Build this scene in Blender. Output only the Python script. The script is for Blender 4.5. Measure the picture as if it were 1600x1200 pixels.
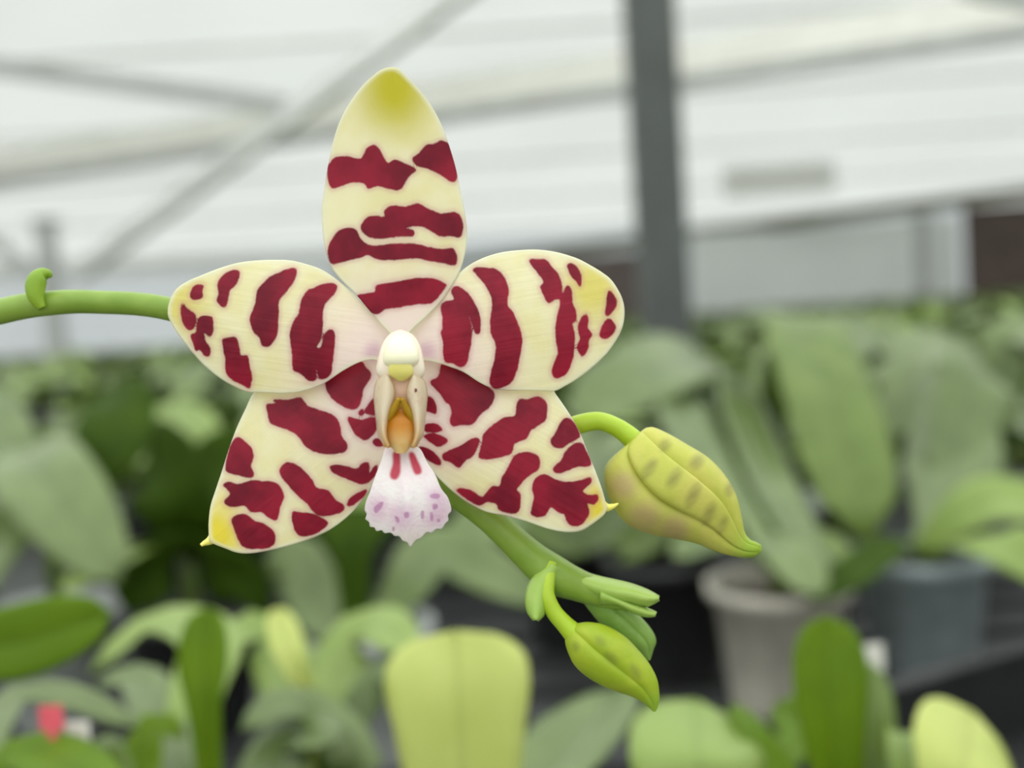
import bpy, math, random
import numpy as np
from mathutils import Vector, Matrix

for _o in list(bpy.data.objects):
    bpy.data.objects.remove(_o)
SC = bpy.context.scene
COL = SC.collection
RNG = random.Random(7)

# ------------------------------------------------------------------ camera
FPX = 1715.6                      # focal length in pixels of the 1600 x 1200 frame (50 deg wide)
D0 = 0.1716                       # distance of the flower: 1 px = 0.1 mm there
CAM = Vector((0.0, 0.0, 1.25))
PITCH, ROLL = math.radians(4.0), math.radians(3.7)
_f = Vector((0, math.cos(PITCH), -math.sin(PITCH)))
_r0 = Vector((1, 0, 0)); _u0 = Vector((0, math.sin(PITCH), math.cos(PITCH)))
_r = _r0 * math.cos(ROLL) - _u0 * math.sin(ROLL)
_u = _r0 * math.sin(ROLL) + _u0 * math.cos(ROLL)
cam_d = bpy.data.cameras.new('camera')
cam_d.sensor_width = 36.0
cam_d.lens = 36.0 * FPX / 1600.0
cam_d.clip_start = 0.01; cam_d.clip_end = 200
cam_d.dof.use_dof = True
cam_d.dof.focus_distance = D0 - 0.001
cam_d.dof.aperture_fstop = 9.0
cam = bpy.data.objects.new('camera', cam_d)
m = Matrix(((_r.x, _u.x, -_f.x, CAM.x), (_r.y, _u.y, -_f.y, CAM.y), (_r.z, _u.z, -_f.z, CAM.z), (0, 0, 0, 1)))
cam.matrix_world = m
COL.objects.link(cam)
SC.camera = cam

# ------------------------------------------------------------------ sky: plain overcast (brightest overhead)
SKY = 2.3
w = bpy.data.worlds.new('overcast_sky'); SC.world = w
w.use_nodes = True
nt = w.node_tree; nt.nodes.clear()
tc = nt.nodes.new('ShaderNodeTexCoord'); sp = nt.nodes.new('ShaderNodeSeparateXYZ')
mr = nt.nodes.new('ShaderNodeMapRange'); mr.clamp = True
mr.inputs['From Min'].default_value = 0; mr.inputs['From Max'].default_value = 1
mr.inputs['To Min'].default_value = 0.45; mr.inputs['To Max'].default_value = 1.0
ml = nt.nodes.new('ShaderNodeMath'); ml.operation = 'MULTIPLY'; ml.inputs[1].default_value = SKY
bg = nt.nodes.new('ShaderNodeBackground'); bg.inputs['Color'].default_value = (0.97, 1.0, 0.985, 1)
ow = nt.nodes.new('ShaderNodeOutputWorld')
nt.links.new(tc.outputs['Generated'], sp.inputs[0]); nt.links.new(sp.outputs['Z'], mr.inputs['Value'])
nt.links.new(mr.outputs[0], ml.inputs[0]); nt.links.new(ml.outputs[0], bg.inputs['Strength'])
nt.links.new(bg.outputs[0], ow.inputs[0])

SC.view_settings.view_transform = 'Standard'
SC.view_settings.look = 'None'
SC.view_settings.gamma = 1.0
SC.view_settings.use_curve_mapping = False
SC.view_settings.exposure = 0.0
SC.cycles.use_denoising = True
SC.cycles.max_bounces = 10
SC.cycles.diffuse_bounces = 6
SC.cycles.transparent_max_bounces = 12

# ------------------------------------------------------------------ helpers
def P(px, py, d):
    """point seen at pixel (px, py) of the frame, d metres ahead of the camera"""
    return CAM + _r * ((px - 800) / FPX * d) + _u * ((600 - py) / FPX * d) + _f * d

def Pn(xy, d):
    xy = np.asarray(xy, float); d = np.asarray(d, float)
    if d.ndim == 0: d = np.full(len(xy), float(d))
    a = ((xy[:, 0] - 800) / FPX * d)[:, None]; b = ((600 - xy[:, 1]) / FPX * d)[:, None]
    return np.array(CAM)[None] + a * np.array(_r) + b * np.array(_u) + d[:, None] * np.array(_f)

def srgb(r, g, b):
    def c(v):
        v /= 255.0
        return v / 12.92 if v <= 0.04045 else ((v + 0.055) / 1.055) ** 2.4
    return (c(r), c(g), c(b), 1.0)

def tag(o, label=None, cat=None, group=None, kind=None):
    if label: o['label'] = label
    if cat: o['category'] = cat
    if group: o['group'] = group
    if kind: o['kind'] = kind
    return o

def empty(name, loc, label, cat, group=None):
    o = bpy.data.objects.new(name, None); COL.objects.link(o)
    o.location = loc; o.empty_display_size = 0.02
    return tag(o, label, cat, group)

def mesh_data(name, verts, faces, mat, smooth=True, attrs=None):
    me = bpy.data.meshes.new(name)
    me.from_pydata([tuple(map(float, v)) for v in verts], [], faces)
    if smooth: me.polygons.foreach_set('use_smooth', [True] * len(me.polygons))
    me.materials.append(mat)
    for k, v in (attrs or {}).items():
        a = me.attributes.new(k, 'FLOAT', 'POINT'); a.data.foreach_set('value', np.asarray(v, np.float32))
    me.update()
    return me

def add(name, me, parent=None):
    o = bpy.data.objects.new(name, me); COL.objects.link(o)
    if parent is not None: o.parent = parent
    return o

def obj(name, verts, faces, mat, parent=None, origin=None, smooth=True, attrs=None):
    """mesh object from world-space vertices; origin = location of the root the vertices are relative to"""
    v = np.asarray(verts, float)
    if origin is not None: v = v - np.array(origin)[None]
    return add(name, mesh_data(name, v, faces, mat, smooth, attrs), parent)

def copy_tree(o, parent=None):
    c = o.copy(); COL.objects.link(c)
    if parent is not None:
        c.parent = parent
    for ch in list(o.children): copy_tree(ch, c)
    return c

def catmull(pts, n, closed=False):
    p = np.asarray(pts, float); k = len(p)
    if closed:
        idx = lambda i: p[i % k]; segs = k
    else:
        idx = lambda i: p[min(max(i, 0), k - 1)]; segs = k - 1
    out = []
    for s in range(segs):
        a, b, c, d = idx(s - 1), idx(s), idx(s + 1), idx(s + 2)
        for j in range(n):
            t = j / n
            out.append(0.5 * ((2 * b) + (c - a) * t + (2 * a - 5 * b + 4 * c - d) * t * t + (3 * b - a - 3 * c + d) * t ** 3))
    if not closed: out.append(p[-1])
    return np.array(out)

def resample(c, n, closed=False):
    c = np.asarray(c, float)
    if closed: c = np.vstack([c, c[:1]])
    s = np.r_[0, np.cumsum(np.linalg.norm(np.diff(c[:, :2], axis=0), axis=1))]
    t = np.linspace(0, s[-1], n + 1)[:-1] if closed else np.linspace(0, s[-1], n)
    return np.stack([np.interp(t, s, c[:, i]) for i in range(c.shape[1])], 1)

def sdf(pts, poly):
    """signed distance (positive inside) of points to a polygon"""
    p = np.asarray(pts, float); q = np.asarray(poly, float)
    dmin = np.full(len(p), 1e9); ins = np.zeros(len(p), bool)
    for i in range(len(q)):
        a, b = q[i], q[(i + 1) % len(q)]
        e = b - a; wv = p - a
        t = np.clip((wv @ e) / max(e @ e, 1e-9), 0, 1)
        dmin = np.minimum(dmin, np.linalg.norm(wv - t[:, None] * e, axis=1))
        c = (a[1] > p[:, 1]) != (b[1] > p[:, 1])
        with np.errstate(divide='ignore', invalid='ignore'):
            xx = a[0] + (p[:, 1] - a[1]) / (b[1] - a[1]) * (b[0] - a[0]) if b[1] != a[1] else np.full(len(p), 1e9)
        ins ^= c & (p[:, 0] < xx)
    return np.where(ins, dmin, -dmin)

def spots_sdf(pts, polys, smooth=3):
    out = np.full(len(pts), -30.0)
    for q in polys:
        out = np.maximum(out, sdf(pts, catmull(q, smooth, True)))
    return np.clip(out, -30, 30)

def zoomed(polys, ox, oy, s):
    return [[(ox + x / s, oy + y / s) for x, y in q] for q in polys]

def box_vf(c, sx, sy, sz):
    x, y, z = c
    v = [(x + i * sx / 2, y + j * sy / 2, z + k * sz / 2) for k in (-1, 1) for j in (-1, 1) for i in (-1, 1)]
    f = [(0, 2, 3, 1), (4, 5, 7, 6), (0, 1, 5, 4), (2, 6, 7, 3), (0, 4, 6, 2), (1, 3, 7, 5)]
    return v, f

def join(parts):
    V, F = [], []
    for v, f in parts:
        n = len(V); V += [tuple(p) for p in v]; F += [tuple(i + n for i in q) for q in f]
    return V, F

def bar_vf(a, b, wd, ht, up=(0, 0, 1)):
    """rectangular bar between two points"""
    a, b = Vector(a), Vector(b); t = (b - a).normalized()
    s = t.cross(Vector(up)).normalized(); n = s.cross(t).normalized()
    v = []
    for p in (a, b):
        for i, j in ((-1, -1), (1, -1), (1, 1), (-1, 1)):
            v.append(p + s * (i * wd / 2) + n * (j * ht / 2))
    f = [(0, 1, 2, 3)[::-1], (4, 5, 6, 7)] + [(i, (i + 1) % 4, 4 + (i + 1) % 4, 4 + i) for i in range(4)]
    return v, f

def tube_vf(path, radii, sides=14, flat=1.0):
    """tube with changing radius along world points, closed by rounded ends"""
    p = [Vector(map(float, q)) for q in path]; n = len(p)
    V, F = [], []
    ref = None
    for i in range(n):
        t = (p[min(i + 1, n - 1)] - p[max(i - 1, 0)]).normalized()
        if ref is None:
            ref = t.cross(Vector((0, 1, 0.1))).normalized()
        ref = (ref - t * ref.dot(t)).normalized()
        bn = t.cross(ref)
        for k in range(sides):
            a = 2 * math.pi * k / sides
            V.append(p[i] + (ref * math.cos(a) + bn * (math.sin(a) * flat)) * radii[i])
    for i in range(n - 1):
        for k in range(sides):
            k2 = (k + 1) % sides
            F.append((i * sides + k, i * sides + k2, (i + 1) * sides + k2, (i + 1) * sides + k))
    V.append(p[0]); V.append(p[-1])
    for k in range(sides):
        F.append((len(V) - 2, (k + 1) % sides, k)); F.append((len(V) - 1, (n - 1) * sides + k, (n - 1) * sides + (k + 1) % sides))
    return V, F

def px_tube(pts, n=8, sides=14, flat=1.0):
    """pts: (px, py, depth, radius in px)"""
    c = catmull(pts, n)
    path = [P(q[0], q[1], q[2]) for q in c]
    rad = [max(q[3], 0.3) * q[2] / FPX for q in c]
    return tube_vf(path, rad, sides, flat)

# ------------------------------------------------------------------ materials
class NT:
    def __init__(self, name):
        self.m = bpy.data.materials.new(name); self.m.use_nodes = True
        self.t = self.m.node_tree; self.t.nodes.clear()
        self.out = self.n('ShaderNodeOutputMaterial')
    def n(self, kind, **kw):
        x = self.t.nodes.new(kind)
        for k, v in kw.items():
            if k.startswith('_'): setattr(x, k[1:], v)
        return x
    def l(self, a, b): self.t.links.new(a, b)
    def noise(self, scale, detail=3, rough=0.55, coord='Object', stretch=None):
        c = self.n('ShaderNodeTexCoord'); s = self.n('ShaderNodeTexNoise')
        s.inputs['Scale'].default_value = scale; s.inputs['Detail'].default_value = detail; s.inputs['Roughness'].default_value = rough
        if stretch:
            mp = self.n('ShaderNodeMapping'); mp.inputs['Scale'].default_value = stretch
            self.l(c.outputs[coord], mp.inputs[0]); self.l(mp.outputs[0], s.inputs['Vector'])
        else: self.l(c.outputs[coord], s.inputs['Vector'])
        return s.outputs['Fac']
    def attr(self, name):
        a = self.n('ShaderNodeAttribute'); a.attribute_name = name
        return a.outputs['Fac']
    def ramp(self, fac, a, b, lo=0.0, hi=1.0, smooth=True):
        r = self.n('ShaderNodeMapRange'); r.clamp = True
        if smooth: r.interpolation_type = 'SMOOTHSTEP'
        r.inputs['From Min'].default_value = a; r.inputs['From Max'].default_value = b
        r.inputs['To Min'].default_value = lo; r.inputs['To Max'].default_value = hi
        self.l(fac, r.inputs['Value']); return r.outputs[0]
    def mix(self, fac, a, b):
        x = self.n('ShaderNodeMix'); x.data_type = 'RGBA'
        if isinstance(fac, (int, float)): x.inputs[0].default_value = fac
        else: self.l(fac, x.inputs[0])
        for s, v in ((6, a), (7, b)):
            if isinstance(v, tuple): x.inputs[s].default_value = v
            else: self.l(v, x.inputs[s])
        return x.outputs[2]
    def math(self, op, a, b):
        x = self.n('ShaderNodeMath'); x.operation = op
        for s, v in ((0, a), (1, b)):
            if isinstance(v, (int, float)): x.inputs[s].default_value = v
            else: self.l(v, x.inputs[s])
        return x.outputs[0]
    def bump(self, h, dist, strength=0.5):
        b = self.n('ShaderNodeBump'); b.inputs['Distance'].default_value = dist; b.inputs['Strength'].default_value = strength
        self.l(h, b.inputs['Height']); return b.outputs[0]
    def surface(self, col, rough=0.5, trans=0.0, tcol=None, spec=0.5, normal=None, coat=0.0, metal=0.0):
        p = self.n('ShaderNodeBsdfPrincipled')
        p.inputs['Roughness'].default_value = rough
        p.inputs['Specular IOR Level'].default_value = spec
        p.inputs['Metallic'].default_value = metal
        p.inputs['Coat Weight'].default_value = coat
        if isinstance(col, tuple): p.inputs['Base Color'].default_value = col
        else: self.l(col, p.inputs['Base Color'])
        if normal is not None: self.l(normal, p.inputs['Normal'])
        res = p.outputs[0]
        if trans > 0:
            t = self.n('ShaderNodeBsdfTranslucent')
            c = tcol if tcol is not None else col
            if isinstance(c, tuple): t.inputs['Color'].default_value = c
            else: self.l(c, t.inputs['Color'])
            mx = self.n('ShaderNodeMixShader'); mx.inputs[0].default_value = trans
            self.l(res, mx.inputs[1]); self.l(t.outputs[0], mx.inputs[2]); res = mx.outputs[0]
        self.l(res, self.out.inputs[0])
        return self.m

def plain(name, col, rough=0.5, var=0.12, scale=20, trans=0.0, spec=0.5, metal=0.0, coord='Object'):
    N = NT(name)
    dk = tuple(c * (1 - var) for c in col[:3]) + (1,); lt = tuple(min(1, c * (1 + var)) for c in col[:3]) + (1,)
    c = N.mix(N.ramp(N.noise(scale, coord=coord), 0.3, 0.7), dk, lt)
    return N.surface(c, rough, trans, spec=spec, metal=metal)

def leaf_mat(name, a, b, rough=0.34, trans=0.22, tcol=None, scale=30, spec=0.5):
    """leaf: two greens mottled by noise, paler midrib line, waxy gloss"""
    N = NT(name)
    oi = N.n('ShaderNodeObjectInfo')
    f = N.math('ADD', N.ramp(N.noise(scale), 0.3, 0.7, 0, 0.6), N.math('MULTIPLY', oi.outputs['Random'], 0.4))
    c = N.mix(f, a, b)
    rib = N.ramp(N.attr('across'), 0.0, 0.10, 0.35, 0.0)
    c = N.mix(rib, c, tuple(x * 0.62 for x in a[:3]) + (1,))
    fine = N.noise(scale * 12, 2)
    return N.surface(c, rough, trans, tcol or tuple(min(1, x * 1.5) for x in b[:3]) + (1,), spec=spec, normal=N.bump(fine, 0.0004, 0.25))

LEAF_GREY = leaf_mat('leaf_grey_green', srgb(90, 110, 58), srgb(118, 136, 80), 0.30, 0.15)
LEAF_MID = leaf_mat('leaf_mid_green', srgb(90, 114, 40), srgb(122, 144, 66), 0.32, 0.22)
LEAF_DARK_SHADED = leaf_mat('leaf_dark_shaded_green', srgb(40, 62, 4), srgb(60, 84, 10), 0.65, 0.15, spec=0.12)  # dark green with the shade of undersides and gaps painted in
LEAF_FRESH = leaf_mat('leaf_fresh_green', srgb(84, 116, 2), srgb(108, 138, 12), 0.5, 0.25, spec=0.25)
LEAF_YELLOW = leaf_mat('leaf_yellow_green', srgb(178, 190, 96), srgb(202, 210, 124), 0.42, 0.25)
LEAF_LIGHT = leaf_mat('leaf_light_green', srgb(122, 148, 62), srgb(150, 172, 90), 0.36, 0.22)

def film(name, col, refl=0.35, clear=0.0):
    """milky greenhouse film: lets most of the light through, scattered"""
    N = NT(name)
    c = N.mix(N.ramp(N.noise(0.6, 4), 0.3, 0.7), tuple(x * 0.94 for x in col[:3]) + (1,), col)
    d = N.n('ShaderNodeBsdfDiffuse'); t = N.n('ShaderNodeBsdfTranslucent')
    N.l(c, d.inputs[0]); N.l(c, t.inputs[0])
    mx = N.n('ShaderNodeMixShader'); mx.inputs[0].default_value = refl
    N.l(t.outputs[0], mx.inputs[1]); N.l(d.outputs[0], mx.inputs[2])
    N.l(mx.outputs[0], N.out.inputs[0])
    return N.m

FILM = film('roof_film', (0.65, 0.66, 0.64, 1))
def clear_film(name, tint, see):
    N = NT(name)
    d = N.n('ShaderNodeBsdfTranslucent'); d.inputs[0].default_value = (0.9, 0.9, 0.9, 1)
    t = N.n('ShaderNodeBsdfTransparent'); t.inputs[0].default_value = tint
    mx = N.n('ShaderNodeMixShader')
    N.l(N.ramp(N.noise(2.0, 3), 0.3, 0.7, see - 0.05, see + 0.05), mx.inputs[0])
    N.l(d.outputs[0], mx.inputs[1]); N.l(t.outputs[0], mx.inputs[2]); N.l(mx.outputs[0], N.out.inputs[0])
    return N.m
FILM_CLEAR = clear_film('clear_film', (0.97, 0.98, 0.97, 1), 0.8)
FILM_WALL = film('wall_film', (0.62, 0.65, 0.66, 1), 0.45)
FILM_SHEET = film('wall_sheet', (0.93, 0.95, 0.93, 1), 0.5)
STEEL = plain('galvanised_steel', srgb(178, 180, 177), 0.55, 0.1, 4)
STEEL_PALE = plain('white_painted_steel', srgb(236, 237, 232), 0.6, 0.08, 4)
STEEL_DARK = plain('dark_grey_painted_steel', srgb(82, 86, 83), 0.6, 0.12, 6)
BEIGE = plain('beige_painted_steel', srgb(252, 250, 240), 0.6, 0.06, 4)
BROWN = plain('brown_panel_face', srgb(92, 78, 72), 0.8, 0.2, 6)
CONCRETE = plain('concrete', srgb(120, 118, 112), 0.9, 0.2, 3)
BLACK = plain('black_plastic', srgb(30, 31, 32), 0.5, 0.2, 30)
BARK = plain('bark_and_moss', srgb(70, 56, 40), 0.9, 0.5, 120)
RAIL = plain('bench_rail_metal', srgb(48, 50, 50), 0.5, 0.12, 20)
PINK = plain('pink_plastic', srgb(228, 92, 108), 0.5, 0.08, 60)
TAGW = plain('white_tag_plastic', srgb(226, 224, 214), 0.5, 0.05, 60)

def clear_pot(name, col, see):
    N = NT(name)
    p = N.n('ShaderNodeBsdfPrincipled'); p.inputs['Roughness'].default_value = 0.3
    N.l(N.mix(N.ramp(N.noise(40, 3), 0.35, 0.7), tuple(c * 0.8 for c in col[:3]) + (1,), col), p.inputs['Base Color'])
    t = N.n('ShaderNodeBsdfTransparent'); t.inputs[0].default_value = (0.95, 0.97, 0.97, 1)
    mx = N.n('ShaderNodeMixShader'); mx.inputs[0].default_value = see
    N.l(p.outputs[0], mx.inputs[1]); N.l(t.outputs[0], mx.inputs[2]); N.l(mx.outputs[0], N.out.inputs[0])
    return N.m
POT_CLEAR = clear_pot('clear_pot_plastic', srgb(196, 200, 196), 0.35)
POT_WHITE = clear_pot('milky_pot_plastic', srgb(226, 220, 204), 0.15)
POT_BLUE = clear_pot('bluish_clear_pot_plastic', srgb(190, 204, 206), 0.3)

# ------------------------------------------------------------------ the greenhouse
ZC = CAM.z
XW, Y0, Y1 = 16.0, -7.0, 18.0
def roof_z(y): return ZC + 1.15 + (Y1 - y) * 0.16

v, fc = box_vf((0, (Y0 + Y1) / 2, -0.05), 2 * XW, Y1 - Y0, 0.1)
tag(obj('floor', v, fc, CONCRETE, smooth=False), 'grey concrete greenhouse floor under the benches', kind='structure')
v = [(-XW, Y0, roof_z(Y0)), (XW, Y0, roof_z(Y0)), (XW, Y1, roof_z(Y1)), (-XW, Y1, roof_z(Y1))]
v += [(x, y, z + 0.01) for x, y, z in v]
fc = [(0, 3, 2, 1), (4, 5, 6, 7), (0, 1, 5, 4), (1, 2, 6, 5), (2, 3, 7, 6), (3, 0, 4, 7)]
YB = 7.8                                               # unseen nearer bay made clear to brighten the flower; far bays are milky
def roof_quad(a, b): return [(-XW, a, roof_z(a)), (XW, a, roof_z(a)), (XW, b, roof_z(b)), (-XW, b, roof_z(b))]
ceil = obj('ceiling', roof_quad(YB, Y1), fc[:1], FILM, smooth=False)
obj('clear_light_bay', roof_quad(Y0, YB), fc[:1], FILM_CLEAR, ceil, smooth=False)
tag(ceil, 'milky white translucent film roof over the greenhouse', kind='structure')
for i in range(7):                                    # purlins along the roof, seen as soft stripes
    y = 6.0 + i * 1.9
    v, fc = bar_vf((-XW + 0.1, y, roof_z(y) - 0.05), (XW - 0.1, y, roof_z(y) - 0.05), 0.035, 0.04)
    obj('purlin', v, fc, STEEL_PALE, ceil, smooth=False)
def wall(name, a, b, top_a, top_b, label, mat=None):
    v = [(a[0], a[1], 0), (b[0], b[1], 0), (b[0], b[1], top_b), (a[0], a[1], top_a)]
    return tag(obj(name, v, [(0, 1, 2, 3)], mat or FILM_WALL, smooth=False), label, kind='structure')
wb = wall('wall_back', (-XW, Y1), (XW, Y1), roof_z(Y1), roof_z(Y1), 'pale grey film wall at the far end of the greenhouse')
wall('wall_left', (-XW, Y0), (-XW, Y1), roof_z(Y0), roof_z(Y1), 'translucent film wall on the left of the greenhouse')
wall('wall_right', (XW, Y0), (XW, Y1), roof_z(Y0), roof_z(Y1), 'translucent film wall on the right of the greenhouse')
wall('wall_front', (-XW, Y0), (XW, Y0), roof_z(Y0), roof_z(Y0), 'unseen film wall behind the viewer, made clear to light the flower', FILM_CLEAR)  # clear so that extra daylight from behind reaches the flower

def beam(name, a, b, wd, ht, mat, label, cat='beam', group=None):
    c = (Vector(a) + Vector(b)) / 2
    v, fc = bar_vf(a, b, wd, ht)
    o = obj(name, v, fc, mat, None, c, smooth=False); o.location = c
    bv = o.modifiers.new('soft_edges', 'BEVEL'); bv.width = min(wd, ht) * 0.12; bv.segments = 2
    return tag(o, label, cat, group)

def post(px, y_top, y_bot, d, wd, mat, label, z_top=None):
    p = P(px, y_bot, d)
    x, y = p.x, p.y
    zt = z_top if z_top else roof_z(y) - 0.12
    root = empty('support_post', (x, y, 0), label, 'post')
    parts = [('shaft', box_vf((x, y, zt / 2), wd, wd, zt)), ('base_plate', box_vf((x, y, 0.008), wd * 1.9, wd * 1.9, 0.016)),
             ('cap_plate', box_vf((x, y, zt - 0.006), wd * 1.7, wd * 1.7, 0.012))]
    for nme, (v, fc) in parts:
        o = obj(nme, v, fc, mat, root, (x, y, 0), smooth=False)
        if nme == 'shaft':
            bv = o.modifiers.new('soft_edges', 'BEVEL'); bv.width = wd * 0.12; bv.segments = 3
    return root
post(1040, 0, 500, 3.1, 0.135, STEEL_DARK, 'dark grey square steel post rising behind the right petal')
post(90, 0, 560, 9.0, 0.14, STEEL, 'slim pale grey steel post far behind the left flower stem', ZC + 0.95)
post(1445, 0, 480, 14.5, 0.16, STEEL, 'grey wall column beside the brown panel at far right', ZC + 0.86)

GA, GB = P(-260, 322, 11.6), P(1900, 8, 6.9)
gut = empty('gutter_beam', (GA + GB) / 2, 'long grey gutter beam with pale beige top channel crossing behind the top sepal', 'beam')
for nme, up_, wd_, ht_, mt_ in (('beam', 0.0, 0.10, 0.09, STEEL), ('channel', 0.175, 0.10, 0.25, BEIGE)):
    v, fc = bar_vf(GA + Vector((0, 0, up_)), GB + Vector((0, 0, up_)), wd_, ht_)
    obj(nme, v, fc, mt_, gut, gut.location, False)
beam('eave_beam', P(520, 436, 17.3), P(2000, 250, 13.2), 0.10, 0.17, plain('olive_grey_steel', srgb(104, 106, 84), 0.6, 0.1, 4), 'olive grey eave beam along the top of the far right wall')
beam('eave_rail', P(-300, 440, 17.5), P(620, 400, 17.5), 0.10, 0.22, STEEL_PALE, 'pale rail low on the far wall behind the left petal', 'rail')
beam('roof_strut', P(-200, 78, 8.2), P(450, 165, 8.2), 0.06, 0.13, STEEL, 'pale grey roof strut ending at the diagonal brace', 'strut')
beam('diagonal_brace', P(800, -75, 6.8), P(120, 430, 10.2), 0.10, 0.15, STEEL_PALE, 'long pale diagonal brace running down behind the top left')
beam('lower_brace', P(-60, 345, 9.0), P(72, 436, 9.0), 0.07, 0.10, STEEL, 'short grey brace joining the slim far post at left edge', 'brace')
beam('upper_right_strut', P(1500, -18, 6.4), P(1760, 30, 6.4), 0.07, 0.09, STEEL, 'short dark strut at the top right corner', 'strut')

def slab(name, px0, px1, py0, py1, d, mat, label, cat, th=0.06):
    a, b = P(px0, (py0 + py1) / 2, d), P(px1, (py0 + py1) / 2, d)
    zt = P((px0 + px1) / 2, py0, d).z; zb = P((px0 + px1) / 2, py1, d).z
    c = ((a.x + b.x) / 2, (a.y + b.y) / 2, zb)
    v, fc = box_vf((c[0], c[1], (zt + zb) / 2), b.x - a.x, th, zt - zb)
    o = obj(name, v, fc, mat, None, c, smooth=False); o.location = c
    return tag(o, label, cat)
slab('brown_panel', 1512, 1700, 318, 700, 15.0, BROWN, 'dark brown panel at the right edge below the eave', 'panel')  # plain brown panels standing at the far wall
slab('brown_panel', 868, 1010, 398, 640, 16.0, plain('grey_brown_panel', srgb(112, 100, 96), 0.8, 0.15, 6), 'grey brown panel just left of the big dark post', 'panel')
slab('wall_sheet', 1085, 1500, 352, 640, 15.2, FILM_SHEET, 'wide pale grey sheet hung below the eave right of the post', 'sheet', 0.02)
slab('vent_flap', 1130, 1305, 256, 304, 13.4, film('pale_vent_plastic', (0.95, 0.95, 0.91, 1), 0.75), 'pale rectangular vent flap above the eave right of the post', 'vent', 0.03)

# ------------------------------------------------------------------ benches
ZB = ZC - 0.36                                         # bench top
def bench(y0, y1, x0, x1, label):
    root = empty('plant_bench', ((x0 + x1) / 2, (y0 + y1) / 2, 0), label, 'bench')
    o = root.location
    cx, cy = o.x, o.y
    n = int((y1 - y0) / 0.09)
    me = None
    for i in range(n):                                 # slatted top
        y = y0 + 0.045 + i * (y1 - y0 - 0.09) / max(n - 1, 1)
        if me is None:
            v, fc = box_vf((0, 0, 0), x1 - x0, 0.055, 0.02)
            me = mesh_data('slat', v, fc, RAIL, False)
        s = add('slat', me, root); s.location = (0, y - cy, ZB - 0.01)
    for yy in (y0, y1):
        v, fc = box_vf((cx, yy, ZB - 0.035), x1 - x0, 0.03, 0.05); obj('rail', v, fc, RAIL, root, o, False)
    for xx in (x0 + .05, x1 - .05):
        for yy in (y0 + .05, y1 - .05):
            v, fc = box_vf((xx, yy, (ZB - 0.02) / 2), 0.04, 0.04, ZB - 0.02); obj('leg', v, fc, RAIL, root, o, False)
    return root
bench(0.10, 2.35, -2.6, 2.6, 'near slatted bench carrying the flowering orchid and the closest pots')
bench(3.35, 5.15, -4.2, 4.2, 'second slatted bench full of orchid plants behind the near one')

# ------------------------------------------------------------------ leaves and plants
def leaf_vf(pts, width, normal, fold=0.18, th=0.0016, n=9, tipw=0.42, basew=0.38, m=3):
    """strap leaf: centre line (world points), full width, upward-facing normal; grid top and bottom, closed rim"""
    c = resample(catmull([tuple(p) for p in pts], 6), n + 1)
    N0 = Vector(normal).normalized()
    top, bot, ac = [], [], []
    for i in range(n + 1):
        t = i / n
        p = Vector(c[i]); tg = (Vector(c[min(i + 1, n)]) - Vector(c[max(i - 1, 0)])).normalized()
        s = tg.cross(N0)
        if s.length < 1e-4: s = tg.cross(Vector((1, 0.1, 0)))
        s.normalize(); nn = s.cross(tg).normalized()
        wv = basew + (1 - basew) * (lambda x: x * x * (3 - 2 * x))(min(1, t / 0.5))
        if t > 1 - tipw: wv *= math.sqrt(max(0.0, 1 - ((t - (1 - tipw)) / tipw) ** 2)) * 0.97 + 0.03
        hw = width / 2 * wv
        for j in range(-m, m + 1):
            k = j / m
            q = p + s * (k * hw) + nn * (hw * fold * abs(k) ** 1.3 - (th * 0.9 if j == 0 else 0))
            top.append(q); bot.append(q - nn * (th * (1 - 0.6 * abs(k)))); ac.append(abs(k))
    wdt = 2 * m + 1; V = top + bot; F = []; o = len(top)
    for i in range(n):
        for j in range(wdt - 1):
            a = i * wdt + j
            F.append((a, a + 1, a + wdt + 1, a + wdt)); F.append((o + a, o + a + wdt, o + a + wdt + 1, o + a + 1))
        a, b = i * wdt, i * wdt + wdt - 1
        F.append((a, a + wdt, o + a + wdt, o + a)); F.append((b, o + b, o + b + wdt, b + wdt))
    for j in range(wdt - 1):
        F.append((j, o + j, o + j + 1, j + 1)); a = n * wdt + j
        F.append((a, a + 1, o + a + 1, o + a))
    return V, F, ac + ac

def lathe_vf(prof, sides=20):
    V, F = [], []
    for r, z in prof:
        for k in range(sides):
            a = 2 * math.pi * k / sides; V.append((r * math.cos(a), r * math.sin(a), z))
    for i in range(len(prof) - 1):
        for k in range(sides):
            k2 = (k + 1) % sides
            F.append((i * sides + k, i * sides + k2, (i + 1) * sides + k2, (i + 1) * sides + k))
    return V, F

def pot_meshes(r, h, mat):
    prof = [(0.001, 0.002), (r * 0.74, 0.0), (r * 0.76, 0.004), (r * 0.95, h * 0.9), (r * 1.06, h * 0.9), (r * 1.07, h), (r * 0.98, h), (r * 0.93, h * 0.9), (r * 0.73, 0.006), (0.001, 0.007)]
    v, f = lathe_vf(prof); a = mesh_data('pot', v, f, mat)
    g = [(0.001, 0.009), (r * 0.70, 0.009), (r * 0.88, h * 0.8), (r * 0.6, h * 0.86), (0.001, h * 0.88)]
    v, f = lathe_vf(g); b = mesh_data('growing_medium', v, f, BARK)
    return a, b
POTS = {'clear': pot_meshes(0.06, 0.11, POT_CLEAR), 'white': pot_meshes(0.06, 0.11, POT_WHITE), 'blue': pot_meshes(0.06, 0.11, POT_BLUE),
        'black': pot_meshes(0.06, 0.11, BLACK), 'small': pot_meshes(0.025, 0.08, POT_CLEAR)}

def put_pot(root, kind, h=0.0):
    a = add('pot', POTS[kind][0], root); b = add('growing_medium', POTS[kind][1], root)
    a.location.z = b.location.z = h

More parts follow.
